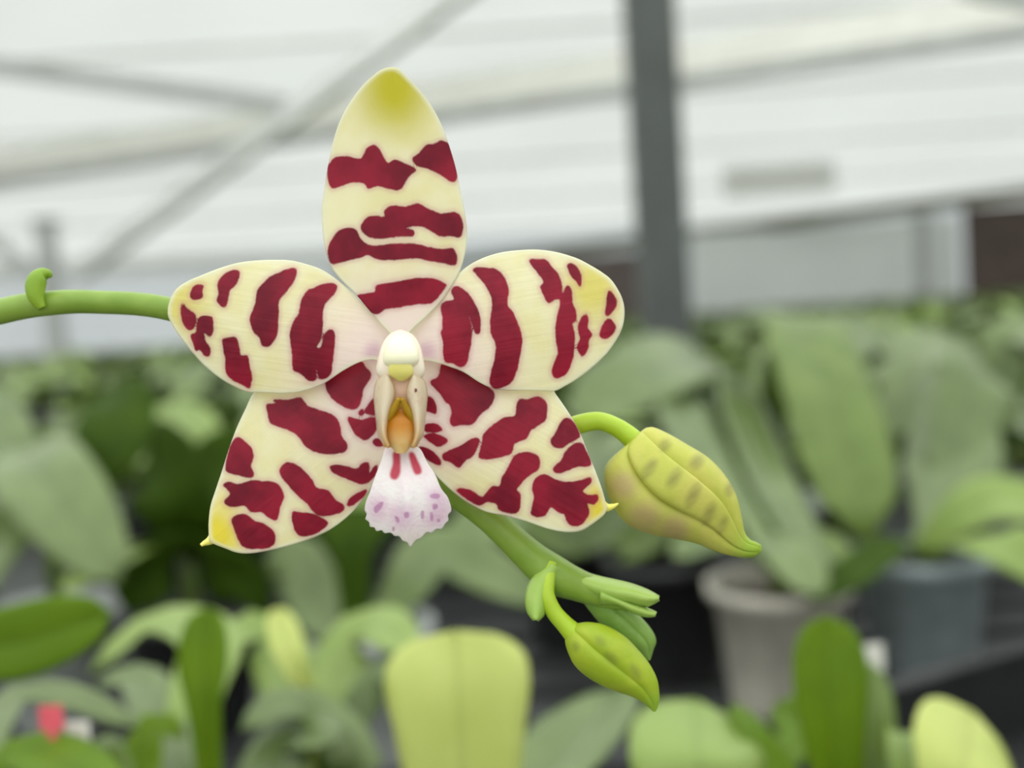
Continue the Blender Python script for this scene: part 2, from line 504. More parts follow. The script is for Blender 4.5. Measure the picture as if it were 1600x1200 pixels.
def random_plant(mats, rnd, n=6, size=1.0, kind='clear'):
    root = empty('potted_orchid', (0, 0, 0), 'orchid plant', 'orchid')
    put_pot(root, kind)
    for i in range(n):
        az = (0 if i % 2 else math.pi) + rnd.uniform(-0.5, 0.5)
        ln = rnd.uniform(0.15, 0.24) * size * (0.75 if i >= n - 1 else 1)
        wd = rnd.uniform(0.062, 0.085) * size
        el = rnd.uniform(0.45, 0.9) + (0.35 if i >= n - 2 else 0)
        d = Vector((math.cos(az), math.sin(az), 0))
        p = Vector((0, 0, 0.10 + 0.006 * i)); pts = [p]
        for k in range(4):
            p = p + (d * math.cos(el) + Vector((0, 0, math.sin(el)))) * (ln / 4); pts.append(p); el -= rnd.uniform(0.15, 0.38)
        v, f, ac = leaf_vf(pts, wd, (-d.x * 0.5, -d.y * 0.5, 1), rnd.uniform(0.1, 0.3), n=8, m=2)
        add('leaf', mesh_data('leaf', v, f, rnd.choice(mats), True, {'across': ac}), root)
    return root

def traced_plant(label, crown, leaves, kind='clear', group=None, blunt=()):
    """crown = (px, py, depth); leaves = list of (points[(px,py,d)...], width px, normal, material, fold)"""
    c = P(*crown)
    root = empty('potted_orchid', (c.x, c.y, ZB), label, 'orchid', group)
    put_pot(root, kind)
    neck = Vector((c.x, c.y, ZB + (0.07 if kind == 'small' else 0.095)))
    st, sf = tube_vf([neck, neck.lerp(c, 0.5), c + Vector((0, 0, 0.004))], [0.007, 0.008, 0.006], 8)
    obj('crown', st, sf, LEAF_MID, root, root.location)
    for li, (pts, wpx, nrm, mat, fold) in enumerate(leaves):
        w3 = [c] + [P(*q) for q in pts]
        dm = pts[len(pts) // 2][2] if len(pts) > 1 else pts[0][2]
        v, f, ac = leaf_vf(w3, wpx * dm / FPX, nrm, fold, n=16, m=4, tipw=0.16 if li in blunt else 0.42)
        obj('leaf', v, f, mat, root, root.location, True, {'across': ac})
    return root

UP, FRONT = (0, -0.25, 1), (0, -1, 0.25)
UPF = (0, -0.7, 0.75)
# --- close plants along the lower edge of the frame
traced_plant('young orchid with one broad yellow green leaf standing under the flower', (725, 1330, 0.40),
    [([(722, 1200, .392), (716, 1080, .392), (712, 985, .40)], 226, (0.0, -1, 0.2), LEAF_YELLOW, 0.10),
     ([(830, 1230, .43), (920, 1130, .47), (960, 1075, .52)], 150, (-0.3, -.5, .8), LEAF_GREY, 0.15)], 'small')
traced_plant('orchid with a broad light green leaf arching toward the viewer, below the buds', (1120, 1350, 0.44),
    [([(1105, 1260, .41), (1092, 1180, .41), (1088, 1092, .45)], 215, (0, -.9, .5), LEAF_LIGHT, -0.12),
     ([(1190, 1230, .45), (1250, 1140, .48), (1210, 1100, .52)], 80, (-.5, -.4, .7), LEAF_FRESH, 0.12)], 'small')
traced_plant('orchid with an upright dark green rounded leaf in front of the clear pots', (1320, 1340, 0.43),
    [([(1306, 1200, .425), (1296, 1080, .425), (1292, 962, .43)], 122, (0.1, -1, 0.1), LEAF_FRESH, 0.14),
     ([(1362, 1200, .45), (1368, 1100, .46), (1362, 1035, .47)], 76, (0.3, -1, 0.1), LEAF_MID, 0.14),
     ([(1250, 1250, .42), (1180, 1150, .43), (1150, 1100, .45)], 60, (.3, -.5, .8), LEAF_FRESH, 0.12)], 'small')
traced_plant('orchid with bright lime leaf at the lower right corner', (1550, 1370, 0.405),
    [([(1500, 1290, .40), (1508, 1200, .40), (1522, 1112, .43)], 178, (0.1, -.9, .5), LEAF_YELLOW, -0.08),
     ([(1450, 1240, .42), (1420, 1150, .44), (1400, 1150, .45)], 90, (.2, -.8, .6), LEAF_LIGHT, 0.1)], 'small')
traced_plant('orchid with a pointed fresh green leaf at the left edge', (-130, 1160, 0.40),
    [([(-60, 1030, .40), (40, 1000, .39), (172, 958, .385)], 116, (0, -1, .25), LEAF_FRESH, 0.05),
     ([(-110, 1080, .42), (-160, 980, .45)], 90, (.3, -1, .3), LEAF_MID, 0.1)], 'small')
traced_plant('orchid with one slim upright green leaf left of the yellow green one', (330, 1330, 0.42),
    [([(328, 1200, .42), (318, 1080, .42), (322, 948, .43)], 88, (-0.25, -1, 0.1), LEAF_FRESH, 0.12),
     ([(270, 1180, .45), (220, 1060, .50), (150, 1070, .50)], 80, (.1, -.3, 1), LEAF_GREY, 0.1),
     ([(300, 1120, .47), (330, 1000, .52), (240, 970, .56), (140, 1050, .55)], 90, (0, -.3, 1), LEAF_LIGHT, 0.08),
     ([(400, 1250, .44), (460, 1150, .46), (520, 1160, .44)], 110, (0, -.4, 1), LEAF_GREY, 0.12)], 'small')
traced_plant('orchid with arched pale leaves and a curled yellowish shoot, left of centre', (500, 1250, 0.50),
    [([(490, 1110, .50), (455, 1030, .50), (432, 950, .52)], 52, (.4, -1, .2), LEAF_YELLOW, 0.25),
     ([(520, 1120, .53), (540, 1010, .56), (590, 975, .55), (645, 1020, .52)], 95, (0, -.5, 1), LEAF_LIGHT, 0.06),
     ([(540, 1150, .51), (585, 1070, .52), (625, 1045, .51), (655, 1100, .48)], 80, (0, -.5, 1), LEAF_GREY, 0.08),
     ([(470, 1120, .54), (430, 1010, .58), (400, 980, .58), (350, 1010, .56)], 95, (0, -.5, 1), LEAF_LIGHT, 0.08),
     ([(560, 1200, .46), (500, 1115, .47), (440, 1095, .46), (375, 1140, .45)], 84, (0, -.5, 1), LEAF_GREY, -0.06),
     ([(530, 1180, .49), (470, 1130, .51), (420, 1100, .53)], 100, (0, -1, -.1), LEAF_DARK_SHADED, 0.1)], 'small')
traced_plant('orchid with low arching leaves at the bottom left corner', (-60, 1420, 0.34),
    [([(-30, 1260, .35), (20, 1165, .36), (110, 1190, .33), (190, 1260, .31)], 110, (0, -.25, 1), LEAF_FRESH, -0.1),
     ([(-30, 1190, .38), (20, 1085, .42), (110, 1085, .42), (215, 1135, .41)], 60, (0, -.3, 1), LEAF_GREY, -0.05)], 'small')
traced_plant('low orchid with short green leaves between the slim upright leaf and the corner', (225, 1400, 0.355),
    [([(210, 1240, .42), (240, 1130, .44), (290, 1150, .44)], 80, (0, -.5, 1), LEAF_FRESH, 0.1),
     ([(180, 1260, .40), (165, 1170, .42), (140, 1160, .43)], 70, (.2, -.6, 1), LEAF_MID, 0.1)], 'small')

# --- mid-distance plants
traced_plant('tall orchid with one long broad drooping leaf, right of the large bud', (1205, 690, 1.32),
    [([(1215, 560, 1.30), (1245, 490, 1.22), (1290, 600, 1.10), (1330, 740, 1.03), (1352, 852, 1.0)], 152, (0.15, -.6, .8), LEAF_MID, 0.06),
     ([(1160, 620, 1.28), (1080, 560, 1.2), (1000, 590, 1.12), (900, 660, 1.08)], 150, (0.1, -.6, .8), LEAF_GREY, 0.08),
     ([(1180, 640, 1.25), (1150, 600, 1.18), (1200, 740, 1.02), (1292, 915, .88)], 96, (.3, -.8, .5), LEAF_GREY, 0.1),
     ([(1120, 680, 1.22), (1060, 600, 1.15), (1090, 700, 1.04), (1225, 915, .87)], 100, (.3, -.8, .5), LEAF_GREY, 0.1),
     ([(1185, 700, 1.28), (1205, 780, 1.2), (1255, 900, 1.14)], 110, (.2, -1, -.2), LEAF_DARK_SHADED, 0.1),  # dark gap between the leaves, drawn as a shade-coloured leaf
     ([(1240, 600, 1.4), (1330, 520, 1.5), (1420, 560, 1.5)], 130, (0, -.5, .9), LEAF_GREY, 0.1)], 'clear', None, (0,))
traced_plant('orchid in a bluish clear pot at the right, leaves spreading sideways', (1440, 868, 1.02),
    [([(1400, 850, .98), (1340, 890, .9), (1262, 945, .86)], 62, (0, -.6, .8), LEAF_DARK_SHADED, 0.15),
     ([(1490, 810, 1.0), (1560, 780, .98), (1660, 800, .95)], 100, (0, -.6, .8), LEAF_LIGHT, 0.1),
     ([(1470, 820, 1.05), (1490, 700, 1.15), (1470, 600, 1.25)], 140, (-.3, -.8, .5), LEAF_GREY, 0.1),
     ([(1500, 850, .96), (1570, 850, .9), (1680, 930, .88)], 110, (0, -.6, .8), LEAF_LIGHT, 0.08)], 'blue')
traced_plant('orchid in a milky pot with pale broad leaves, under the drooping leaf', (1215, 880, 0.95),
    [([(1195, 830, .97), (1220, 845, .90), (1280, 935, .85)], 110, (.2, -.7, .7), LEAF_GREY, 0.08),
     ([(1190, 850, .95), (1130, 830, .92), (1050, 870, .9)], 70, (0, -.5, .9), LEAF_GREY, 0.1),
     ([(1230, 840, .98), (1290, 850, .96), (1330, 890, .93)], 60, (0, -.5, .9), LEAF_MID, 0.1)], 'white')
traced_plant('orchid with broad pale leaves at the right edge, highest of its row', (1560, 700, 1.35),
    [([(1530, 600, 1.35), (1480, 540, 1.35), (1400, 565, 1.3)], 110, (0, -.5, .9), LEAF_GREY, 0.1),
     ([(1570, 580, 1.35), (1590, 520, 1.35), (1660, 535, 1.3)], 120, (0, -.5, .9), LEAF_GREY, 0.1),
     ([(1520, 650, 1.3), (1450, 600, 1.25), (1390, 680, 1.2)], 120, (.1, -.7, .7), LEAF_GREY, 0.1),
     ([(1560, 640, 1.3), (1540, 580, 1.2), (1500, 680, 1.15), (1480, 790, 1.1)], 120, (.1, -.8, .6), LEAF_GREY, 0.08)], 'clear')
traced_plant('orchid with a big grey green leaf hanging at the left edge', (70, 740, 1.02),
    [([(40, 700, 1.0), (50, 720, .93), (110, 800, .88), (185, 910, .85)], 150, (.2, -.8, .6), LEAF_GREY, 0.08),
     ([(150, 720, 1.0), (190, 640, 1.05), (180, 600, 1.1)], 110, (.2, -1, .1), LEAF_DARK_SHADED, 0.15),
     ([(10, 690, 1.05), (-60, 640, 1.1), (-120, 700, 1.1)], 110, (0, -.6, .8), LEAF_GREY, 0.1),
     ([(30, 800, .95), (-20, 860, .9), (-60, 960, .88)], 120, (.2, -.6, .7), LEAF_GREY, 0.1)], 'clear')
traced_plant('orchid with dark shaded leaves below the left petal', (290, 850, 0.98),
    [([(240, 850, .95), (180, 870, .88), (95, 925, .84)], 72, (0, -.5, 1), LEAF_LIGHT, 0.08),
     ([(280, 800, .95), (255, 740, .96), (232, 700, 1.0)], 150, (.1, -1, -.2), LEAF_DARK_SHADED, 0.12),
     ([(330, 800, .97), (365, 740, 1.0), (410, 700, 1.03)], 150, (-.2, -1, -.2), LEAF_DARK_SHADED, 0.12),
     ([(270, 880, .93), (230, 900, .92), (200, 960, .92)], 120, (.1, -1, -.3), LEAF_DARK_SHADED, 0.12),
     ([(330, 890, .93), (380, 900, .92), (420, 960, .92)], 110, (-.1, -1, -.3), LEAF_DARK_SHADED, 0.12),
     ([(310, 740, 1.08), (290, 660, 1.15), (200, 670, 1.2), (150, 730, 1.2)], 80, (0, -.6, .8), LEAF_LIGHT, 0.1)], 'black')
traced_plant('orchid with an upright leaf shaded dark olive below the lip', (560, 1010, 0.90),
    [([(556, 940, .90), (552, 860, .90), (556, 790, .92)], 118, (0, -1, -.1), LEAF_DARK_SHADED, 0.14),
     ([(620, 940, .92), (680, 860, .95), (780, 900, .95), (850, 940, .95)], 100, (0, -.6, .8), LEAF_GREY, 0.1),
     ([(500, 950, .93), (460, 870, .95), (420, 900, .95)], 90, (0, -.8, .6), LEAF_GREY, 0.1)], 'clear')
traced_plant('orchid with pale strap leaves behind the sprouting stem tip', (895, 880, 1.17),
    [([(880, 840, 1.1), (800, 800, 1.08), (700, 850, 1.05)], 110, (0, -.6, .8), LEAF_GREY, 0.1),
     ([(960, 800, 1.15), (1000, 760, 1.15), (1060, 830, 1.1)], 100, (0, -.6, .8), LEAF_GREY, 0.1),
     ([(900, 780, 1.2), (880, 700, 1.3), (800, 690, 1.3)], 110, (0, -.6, .8), LEAF_GREY, 0.1),
     ([(990, 850, 1.1), (1060, 800, 1.1), (1120, 740, 1.1)], 60, (.2, -.7, .6), LEAF_MID, 0.1)], 'black')

# --- plants in rows farther back, copies of a few kinds
protos = []
for k in range(8):
    protos.append(random_plant([LEAF_GREY, LEAF_GREY, LEAF_MID, LEAF_LIGHT] + ([LEAF_DARK_SHADED] if k in (1, 5) else []), RNG, RNG.choice([5, 6, 7]), RNG.uniform(0.95, 1.15), 'clear' if k % 3 else 'black'))
used = set()
POST_PX = 1040
ROWN = ['first', 'second', 'third', 'fourth', 'fifth', 'sixth', 'seventh', 'eighth', 'ninth', 'tenth']
BINS = [(230, 'under the left stem'), (400, 'behind the left petal'), (620, 'behind lower left sepal'), (860, 'behind lower right sepal'),
        (980, 'right of the right petal'), (1180, 'behind the large bud'), (1380, 'right of the large bud'), (9999, 'at the right side')]
spots = []
for bank, (y0, y1, dy, dx) in enumerate(((1.47, 2.30, 0.20, 0.19), (3.45, 5.10, 0.27, 0.23))):
    ys = list(np.arange(y0, y1, dy))
    for row, y in enumerate(ys):
        half = (y + 0.1) * 0.50 + 0.06
        cells = {}
        for x in np.arange(-half + (row % 2) * dx / 2, half, dx):
            jx, jy = x + RNG.uniform(-.03, .03), y + RNG.uniform(-.03, .03)
            pp = Vector((jx, jy, ZB + .2)) - CAM
            px = 800 + FPX * pp.dot(_r) / pp.dot(_f)
            cells.setdefault(next(t for lim, t in BINS if px < lim), []).append((jx, jy))
        for t, lst in cells.items():
            for q, (jx, jy) in enumerate(lst):
                place = '' if len(lst) == 1 else (', left one', ', right one')[q] if len(lst) == 2 else ', %s from left' % ROWN[q]
                spots.append((jx, jy, bank, 'blurred orchid, %s row of %s bench, %s%s' % (ROWN[row], ('near', 'second')[bank], t, place)))
for jx, jy, bank, lb in spots:
    k = RNG.randrange(8)
    r = protos[k] if k not in used else copy_tree(protos[k])
    used.add(k)
    r.location = (jx, jy, ZB); r.rotation_euler.z = RNG.uniform(0, 6.28)
    sc_ = RNG.uniform(0.85, 1.1); r.scale = (sc_, sc_, sc_)
    tag(r, lb, 'orchid', 'orchids in rows on the %s bench' % ('near', 'second')[bank])
for k in range(8):
    if k not in used:
        for ch in list(protos[k].children): bpy.data.objects.remove(ch)
        bpy.data.objects.remove(protos[k])

# --- the mass of plants beyond, too far to tell apart
V, F, A = [], [], []
mats = [LEAF_GREY, LEAF_LIGHT, LEAF_LIGHT]
mi = []
beds = []
for y in np.r_[np.arange(5.75, 8.5, 0.34), np.arange(9.55, 11.9, 0.36), np.arange(12.6, 14.1, 0.36)]:
    half = y * 0.80 + 0.3
    beds += [(x, y) for x in np.arange(-half, half, 0.27)]
for y0, y1, lim in ((1.05, 2.25, 2.45), (3.5, 5.1, 4.05)):   # ends of the two nearer benches
    for y in np.arange(y0, y1, 0.25):
        for x in np.arange(y * 0.52 + 0.32, lim, 0.24): beds += [(x, y), (-x, y)]
for bx, by in beds:
    if True:
        bx, by = bx + RNG.uniform(-.1, .1), by + RNG.uniform(-.1, .1)
        az0 = RNG.uniform(0, 6.28)
        for i in range(6):
            az = az0 + i * math.pi + RNG.uniform(-.6, .6); el = RNG.uniform(.15, .95); ln = RNG.uniform(.16, .25)
            d = Vector((math.cos(az), math.sin(az), 0)); p = Vector((bx, by, ZB + 0.06)); pts = [p]
            for k in range(3):
                p = p + (d * math.cos(el) + Vector((0, 0, math.sin(el)))) * (ln / 3); pts.append(p); el -= .35
            v, f, ac = leaf_vf(pts, RNG.uniform(.06, .085), (-d.x * .5, -d.y * .5, 1), .2, n=3, m=1)
            n0 = len(V); V += v; F += [tuple(q + n0 for q in g) for g in f]; A += ac; mi += [RNG.randrange(3)] * len(f)
me = mesh_data('orchid_foliage', V, F, mats[0], True, {'across': A})
me.materials.append(mats[1]); me.materials.append(mats[2])
me.polygons.foreach_set('material_index', mi)
tag(add('orchid_foliage', me), 'hazy green mass of orchid plants filling the far benches and bench ends', 'foliage', kind='stuff')
for i, (a, b) in enumerate(((5.6, 8.6), (9.4, 12.0), (12.5, 14.2))):
    xw = b * 0.80 + 0.6
    root = empty('plant_bench', (0, (a + b) / 2, 0), 'far bench hidden under orchid foliage, %s row of the three' % ('nearest', 'middle', 'farthest')[i], 'bench')
    v, fc = box_vf((0, (a + b) / 2, ZB - 0.04), 2 * xw, b - a, 0.05); obj('top', v, fc, RAIL, root, root.location, False)
    for xx in (-xw + .1, xw - .1):
        for yy in (a + .1, b - .1):
            v, fc = box_vf((xx, yy, (ZB - .065) / 2), 0.05, 0.05, ZB - .065); obj('leg', v, fc, RAIL, root, root.location, False)

# --- black carrying tray and little tags among the pots
def tray(c, sx, sy, rz, label):
    root = empty('plant_tray', c, label, 'tray'); root.rotation_euler.z = rz
    for nme, q in (('tray_floor', box_vf((0, 0, 0.004), sx, sy, 0.008)), ('tray_side', box_vf((0, -sy / 2, 0.035), sx, 0.006, 0.07)), ('tray_side', box_vf((0, sy / 2, 0.035), sx, 0.006, 0.07)),
                   ('tray_side', box_vf((-sx / 2, 0, 0.035), 0.006, sy, 0.07)), ('tray_side', box_vf((sx / 2, 0, 0.035), 0.006, sy, 0.07)),
                   ('tray_rim', join([box_vf((0, -sy / 2, 0.072), sx + .02, 0.016, 0.006), box_vf((0, sy / 2, 0.072), sx + .02, 0.016, 0.006), box_vf((-sx / 2, 0, 0.072), 0.016, sy, 0.0055), box_vf((sx / 2, 0, 0.072), 0.016, sy, 0.0055)]))):
        obj(nme, q[0], q[1], BLACK, root, None, False)
    return root
tray((0.43, 0.72, ZB), 0.40, 0.24, math.radians(28), 'black plastic carrying tray at the right behind the near leaves')
c = P(1045, 880, 1.063)
bp = empty('empty_pot', (c.x, c.y, ZB), 'empty black plastic pot behind the small hanging bud', 'pot')
add('pot_wall', POTS['black'][0], bp)
v, f = lathe_vf([(0.001, 0.009), (0.043, 0.009), (0.05, 0.06), (0.001, 0.062)]); add('growing_medium', mesh_data('growing_medium', v, f, BARK), bp)

def plant_tag(px, py, d, wpx, hpx, mat, label):
    t = P(px, py, d); wd, h = wpx * d / FPX, hpx * d / FPX
    b = Vector((t.x, t.y, t.z - h / 2))
    root = empty('plant_label', (t.x, t.y, ZB + 0.07), label, 'label')
    v, fc = box_vf((t.x, t.y, t.z), wd, 0.0008, h)
    obj('tag_head', v, fc, mat, root, root.location, False)
    v, fc = box_vf((t.x, t.y, (t.z - h / 2 + ZB + 0.07) / 2), wd * 0.35, 0.0007, t.z - h / 2 - ZB - 0.07)
    obj('tag_stake', v, fc, mat, root, root.location, False)
plant_tag(80, 1122, .352, 36, 38, PINK, 'tiny pink plant tag among the leaves at lower left')
plant_tag(122, 1146, .36, 36, 36, TAGW, 'tiny white plant tag beside the pink one')
plant_tag(1366, 1028, .50, 30, 44, TAGW, 'tiny whitish tag behind the upright dark leaf')

# ------------------------------------------------------------------ the flowering orchid
def petal_mat(name, tipcol, tip2=None):
    N = NT(name)
    fine = N.noise(900, 3); broad = N.noise(160, 2)
    cream = N.mix(N.ramp(broad, 0.35, 0.65), srgb(247, 241, 194), srgb(251, 246, 212))
    inner = N.ramp(N.attr('ctr'), 60, 230, 1, 0)
    c = N.mix(inner, cream, srgb(254, 240, 235))
    c = N.mix(N.ramp(N.attr('lilac'), 0, 1, 0, 0.42), c, srgb(206, 150, 196))
    c = N.mix(N.ramp(N.attr('yel'), 0, 1), c, tipcol)
    c = N.mix(N.ramp(N.attr('edge'), 1.0, 9.0, 0.75, 0.0), c, srgb(246, 246, 224))  # pale margin, with the backlit glow of the thin rim painted in
    s = N.math('ADD', N.attr('spot'), N.math('ADD', N.math('MULTIPLY', N.math('SUBTRACT', fine, 0.5), 3.5), 0.5))
    halo = N.ramp(s, -9, 0, 0, 0.30)
    c = N.mix(halo, c, srgb(226, 150, 158))
    wine = N.mix(N.ramp(N.noise(130, 3), 0.3, 0.7), srgb(128, 13, 40), srgb(174, 30, 60))
    c = N.mix(N.ramp(s, -1.6, 1.6), c, wine)
    vein = N.n('ShaderNodeTexNoise'); vein.inputs['Scale'].default_value = 1.0; vein.inputs['Detail'].default_value = 2
    cx = N.n('ShaderNodeCombineXYZ'); N.l(N.math('MULTIPLY', N.attr('lat'), 9.0), cx.inputs[0]); N.l(N.math('MULTIPLY', N.attr('along'), 1.5), cx.inputs[1])
    N.l(cx.outputs[0], vein.inputs['Vector'])
    h = N.math('ADD', N.math('MULTIPLY', vein.outputs['Fac'], 1.0), N.math('MULTIPLY', fine, 0.25))
    return N.surface(c, 0.42, 0.38, spec=0.35, normal=N.bump(h, 0.0005, 0.25))

PETAL = petal_mat('petal_cream_spotted', srgb(238, 228, 132))
SEPAL_TOP = petal_mat('sepal_cream_spotted_olive_tip', srgb(220, 212, 58))
SEPAL_LOW = petal_mat('sepal_cream_spotted_yellow_tip', srgb(246, 232, 84))

def bud_mat(name, a, b, dab, blush):
    N = NT(name)
    c = N.mix(N.ramp(N.noise(220, 3), 0.3, 0.7), a, b)
    c = N.mix(N.ramp(N.attr('blush'), 0, 1, 0, 0.8), c, blush)
    c = N.mix(N.ramp(N.attr('spot'), -7, 8, 0, 0.55), c, dab)
    c = N.mix(N.ramp(N.attr('tipg'), 0, 1, 0, 0.9), c, srgb(150, 184, 52))
    return N.surface(c, 0.4, 0.15, spec=0.4, normal=N.bump(N.noise(1200, 2), 0.0003, 0.2))
BUD1 = bud_mat('large_bud_skin', srgb(196, 200, 84), srgb(210, 206, 100), srgb(112, 102, 62), srgb(192, 166, 118))
BUD2 = bud_mat('small_bud_skin', srgb(160, 186, 40), srgb(178, 196, 54), srgb(116, 120, 60), srgb(150, 150, 60))
BUD3 = bud_mat('green_bud_skin', srgb(126, 164, 70), srgb(144, 178, 86), srgb(90, 130, 60), srgb(120, 150, 70))

def stem_mat(name, a, b):
    N = NT(name)
    c = N.mix(N.ramp(N.noise(90, 3), 0.3, 0.7), a, b)
    return N.surface(c, 0.38, 0.0, spec=0.45, normal=N.bump(N.noise(900, 2), 0.0003, 0.2))
STEM = stem_mat('flower_stem_green', srgb(118, 150, 46), srgb(142, 170, 70))
STEM_YOUNG = stem_mat('young_stem_green', srgb(146, 180, 74), srgb(168, 196, 96))
PEDICEL = stem_mat('pedicel_lime', srgb(166, 196, 40), srgb(180, 206, 60))
KNOB = stem_mat('bract_green', srgb(112, 150, 16), srgb(136, 168, 40))

OR = P(-430, 2830, .2); OR = Vector((OR.x, OR.y, ZB))
orchid = empty('flowering_orchid', OR, 'orchid spray with one cream flower blotched wine red and green buds, in sharp focus', 'orchid')
put_pot(orchid, 'clear')
for az, ln in ((2.6, .17), (3.7, .18), (4.6, .15), (1.7, .16)):
    d = Vector((math.cos(az), math.sin(az), 0)); p = OR + Vector((0, 0, 0.10)); el = .55; pts = [p]
    for k in range(4):
        p = p + (d * math.cos(el) + Vector((0, 0, math.sin(el)))) * (ln / 4); pts.append(p); el -= .35
    v, f, ac = leaf_vf(pts, .06, (-d.x * .5, -d.y * .5, 1), .15, n=12, m=3)
    obj('leaf', v, f, LEAF_MID, orchid, OR, True, {'across': ac})

SD = D0 + 0.010                                         # stem runs 10 mm behind the flower
v, f = px_tube([(-430, 2830, .20, 22), (-455, 2100, .20, 21), (-425, 1250, .197, 20), (-330, 760, .192, 19), (-170, 535, .187, 19), (0, 487, .184, 20),
                (75, 474, .183, 19.5), (150, 472, .183, 18.5), (265, 483, SD, 18.5), (400, 535, SD, 19), (550, 645, SD + .001, 20), (680, 748, SD, 21),
                (760, 806, SD, 22), (820, 862, SD, 25), (862, 896, SD, 30), (905, 915, SD + .001, 25), (950, 930, SD + .001, 21), (985, 940, SD + .001, 15)], 8, 20)
stem = obj('flower_stem', v, f, STEM, orchid, OR)

# --- flower: one part, its petals and lip are sub-parts
v, f = px_tube([(560, 652, SD, 10), (600, 632, D0 + .006, 11), (628, 602, D0 + .002, 15), (626, 585, D0 - .001, 26), (626, 572, D0 - .0032, 20)], 8, 20)
flower = obj('flower', v, f, PEDICEL, orchid, OR)
tag(flower, 'open cream flower with wine red bars and blotches')

def petal(name, outline, base, tip, hw, spots, depth, mat, label, yel, center=None, rings=44, na=260, ext=None):
    o = resample(catmull(outline, 6, True), na, True)
    area = 0.5 * np.sum(o[:, 0] * np.roll(o[:, 1], -1) - np.roll(o[:, 0], -1) * o[:, 1])
    if area > 0: o = o[::-1]                            # counter-clockwise for the viewer
    c = np.array(center if center else ((base[0] + tip[0]) / 2, (base[1] + tip[1]) / 2), float)
    pts = [c]
    rr = [(k / rings) ** 0.92 for k in range(1, rings + 1)]
    for r in rr: pts += list(c + (o - c) * r)
    pts = np.array(pts)
    ax = np.array(tip, float) - np.array(base, float); L = np.linalg.norm(ax); ax /= L
    nx = np.array([-ax[1], ax[0]])
    u = (pts - np.array(base)) @ ax / L; vv = (pts - np.array(base)) @ nx / hw
    off = depth(u, vv, pts)
    W = Pn(pts, D0 - off / 1000.0)
    F = [(0, 1 + k, 1 + (k + 1) % na) for k in range(na)]
    for i in range(rings - 1):
        a = 1 + i * na; b = a + na
        F += [(a + k, b + k, b + (k + 1) % na, a + (k + 1) % na) for k in range(na)]
    at = {'spot': spots_sdf(pts, spots), 'edge': np.abs(sdf(pts, o[::3])), 'ctr': np.linalg.norm(pts - np.array([626, 590]), axis=1),
          'yel': yel(u, vv, pts), 'lilac': np.maximum(near(pts, (584, 550), 2, 24), near(pts, (666, 550), 2, 24)), 'lat': vv, 'along': u}
    if ext: at.update(ext(pts))
    ob = obj(name, W, F, mat, flower, OR, True, at)
    so = ob.modifiers.new('thickness', 'SOLIDIFY'); so.thickness = 0.0004; so.offset = -1
    return tag(ob, label)

def near(pts, p, r0, r1):
    d = np.linalg.norm(pts - np.array(p, float), axis=1)
    return np.clip((r1 - d) / (r1 - r0), 0, 1)

ZT = (480, 80, 2.857)
dorsal_out = [(600, 107), (611, 105), (622, 107), (640, 124), (660, 146), (678, 172), (692, 200), (702, 228), (712, 262), (720, 300), (727, 335), (730, 365), (727, 395), (718, 425), (705, 448), (690, 470), (668, 494), (645, 515), (625, 535), (600, 512), (578, 486), (556, 460), (535, 440), (518, 418), (508, 390), (503, 350), (503, 320), (508, 285), (514, 250), (522, 215), (533, 185), (548, 158), (568, 132), (588, 114)]
dorsal_sp = zoomed([
 [(92,560),(95,510),(125,475),(180,470),(220,480),(245,475),(265,435),(295,420),(320,435),(340,475),(360,500),(390,485),(430,500),(470,515),(485,535),(450,560),(425,610),(390,620),(350,610),(310,600),(275,615),(255,590),(210,585),(150,600),(110,610)],
 [(470,480),(500,455),(530,420),(565,415),(600,400),(635,420),(655,470),(668,520),(665,575),(640,580),(600,555),(540,525),(490,510)],
 [(240,790),(260,750),(300,735),(345,740),(345,710),(380,690),(440,695),(495,680),(540,705),(600,725),(660,720),(690,750),(695,800),(680,830),(640,825),(590,825),(550,800),(500,780),(440,790),(475,800),(470,825),(420,826),(370,832),(320,836),(270,826)],
 [(92,890),(110,840),(145,800),(190,788),(220,800),(240,840),(290,868),(380,860),(480,860),(540,874),(600,885),(650,880),(668,920),(660,955),(600,945),(540,935),(490,925),(400,930),(320,930),(270,910),(240,920),(180,935),(120,950),(100,935)],
 [(215,1095),(300,1075),(310,1045),(400,1030),(480,1015),(560,1015),(610,1035),(620,1050),(590,1090),(550,1125),(480,1130),(400,1145),(350,1150),(310,1175),(270,1155)]], *ZT)
petal('dorsal_sepal', dorsal_out, (625, 535), (612, 106), 112, dorsal_sp,
      lambda u, v, p: 1.6 - 2.6 * v ** 2 + 1.0 * u - 3.0 * np.clip(0.25 - u, 0, 1) + 1.2 * np.clip(u - 0.6, 0, 1) ** 2 / .16,
      SEPAL_TOP, 'upright top sepal with olive yellow tip and wine red bars',
      lambda u, v, p: np.clip((1.12 - np.sqrt(((p[:, 0] - 616) / 78) ** 2 + ((p[:, 1] - 138) / 100) ** 2)) / 1.0, 0, 1), (615, 330))

